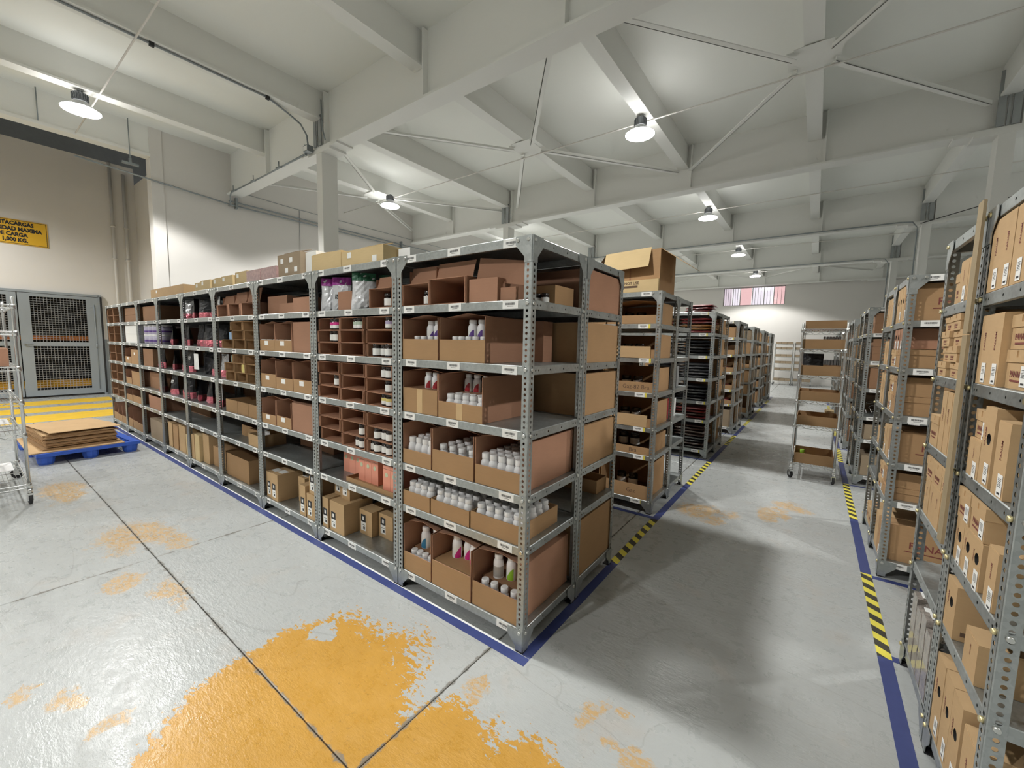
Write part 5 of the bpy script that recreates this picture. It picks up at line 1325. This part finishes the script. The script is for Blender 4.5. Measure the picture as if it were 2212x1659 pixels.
for j in range(6): solid('disc_case', cached('gcase2', lambda: boxmesh('disc_case', 'case_grey', 0, .026, 0, .3, 0, .17)), 'grey upright case on the fifth shelf of the aisle cart, %s' % ORD[j], 'case', (1.22+.033*j, cz0+.62, CLV[4]+.006), group='grey cases on the aisle cart')
pouch(1.13, cz0+.25, CLV[3]+.02, 'black and white pouch in the fourth tray of the aisle cart', None, .24, .26, .1, 'foil_black', 'foil_white', seed=66)
q = MB(); q.lathe([(.022, 0), (.026, .10)], 10); solid('green_cup', q.mesh('green_cup', 'label_green'), 'small green cup in the lowest tray of the aisle cart', 'cup', (1.10, cz0+.40, CLV[0]+.012))
for j in range(5): solid('paper_pack', cached('ppk', lambda: boxmesh('paper_pack', 'kraft_pale', 0, .10, 0, .2, 0, .022)), 'tan flat pack stacked on the second shelf of the aisle cart', 'pack', (1.31, cz0+.60, CLV[1]+.006+.03*j), group='flat packs on the aisle cart')
# left cart at the picture edge: long side along x
cart(-4.94, -1.95, .60, 1.22, 'chrome wire cart at the left picture edge', PI/2)
carton(-5.35, -1.80, CLV[3]+.006, .36, .40, .17, 'plain brown carton on the cart at the left picture edge', 'kraft_red', cat='box')
t = thing('wrapped_carton', 'brown carton in lilac film on the cart at the left picture edge', 'box', (-5.50, -1.82, CLV[2]+.006))
part('body', carton_m(.40, .34, .19, 'kraft_red'), t)
q = MB(); q.box(-.004, .404, -.004, .344, .15, .205); part('film_top', q.mesh('film_top', 'label_lilac'), t)
for k in (0, 1):
    q = MB(); q.box(0, .45, 0, .50, 0, .004); solid('plastic_liner', q.mesh('plastic_liner', 'white_plastic'), 'pale plastic liner on the %s shelf of the left cart' % ('bottom', 'second')[k], 'liner', (-6.1, -1.90, CLV[k]+.007))
# far carts by the back wall
for c_ in range(2):
    fx, fy = -.42+.78*c_, 21.6
    cart(fx, fy, .70, .46, 'far wire cart of small trays by the back wall, %s' % lr(c_, 2))
    for k in range(6):
        for j in range(3): tray(fx+.02+.225*j, fy+.02, CLV[k]+.006, .215, .38, .11, 'small brown tray %s on the %s shelf, %s far cart' % (ORD[j], SHN[k], lr(c_, 2)), 'kraft_grey', group='trays on the far carts')
# ================================================================== PALLET AND FLATTENED CARTONS
pl = thing('plastic_pallet', 'blue plastic pallet on the floor before the lift recess', 'pallet', (-8.03, -1.26, 0), .06)
PW, PD = 1.42, 1.0
q = MB(); q.box(0, PW, 0, .09, .105, .15); q.box(0, PW, PD-.09, PD, .105, .15); q.box(0, .09, .09, PD-.09, .105, .15); q.box(PW-.09, PW, .09, PD-.09, .105, .15)
q.box(PW/2-.06, PW/2+.06, .09, PD-.09, .105, .15); q.box(.09, PW-.09, PD/2-.05, PD/2+.05, .105, .15)
part('deck_frame', q.mesh('deck_frame', 'pallet_blue'), pl)
for k in range(1, 12):
    if k == 6: continue
    x = .09+(PW-.18)*k/12
    q = MB(); q.box(x-.02, x+.02, .09, PD/2-.05, .12, .15); q.box(x-.02, x+.02, PD/2+.05, PD-.09, .12, .15); part('deck_slat', q.mesh('deck_slat', 'pallet_blue'), pl)
for k in range(6):
    y = .15+k*.135
    if abs(y-PD/2) < .06: continue
    q = MB(); q.box(.09, PW-.09, y-.012, y+.012, .125, .149); part('deck_rib', q.mesh('deck_rib', 'pallet_blue'), pl)
for x in (.09, PW/2, PW-.09):
    for y in (.09, PD/2, PD-.09):
        q = MB(); q.lathe([(.068, 0), (.078, .03), (.088, .105)], 10, 0, sm=False); part('foot', cached('pfoot', lambda: q.mesh('foot', 'pallet_blue')), pl, (x, y, 0))
zz = .1505
rr_ = random.Random(4)
for k in range(13):
    th = rr_.uniform(.014, .024) if k else .012
    L_ = 1.16+rr_.uniform(-.05, .05); Wd = .70+rr_.uniform(-.03, .03)
    q = MB(); q.box(-L_/2, L_/2, -Wd/2, Wd/2, 0, th*.42); q.box(-L_/2+.006, L_/2-.004, -Wd/2+.005, Wd/2-.006, th*.55, th-.001)
    q.box(-L_/2+.02, L_/2-.02, -Wd/2+.02, Wd/2-.02, th*.42, th*.55)
    if k == 0: q = MB(); q.box(-.68, .72, -.45, .44, 0, th-.001)
    if k == 12:
        q = MB(); q.obox((-L_/2, -Wd/2, 0), (L_*.7, 0, .03), (0, Wd, .0), (0, 0, .006)); q.obox((L_*.2, -Wd/2, .036), (L_*.35, .02, -.012), (0, Wd, 0), (0, 0, .006))
    lb = {0: 'wide cardboard sheet under the pile on the blue pallet', 12: 'bent cardboard sheet on top of the pile'}.get(k, 'flattened brown carton on the blue pallet, %s from the bottom of the pile' % ORD[min(k, 11)])
    solid('flattened_carton', q.mesh('flattened_carton', 'kraft' if 0 < k < 11 else 'kraft_light'), lb, 'cardboard', (-7.38+rr_.uniform(-.015, .015), -.78+rr_.uniform(-.015, .015), zz), .06+rr_.uniform(-.05, .05), group='flattened cartons on the pallet')
    zz += th
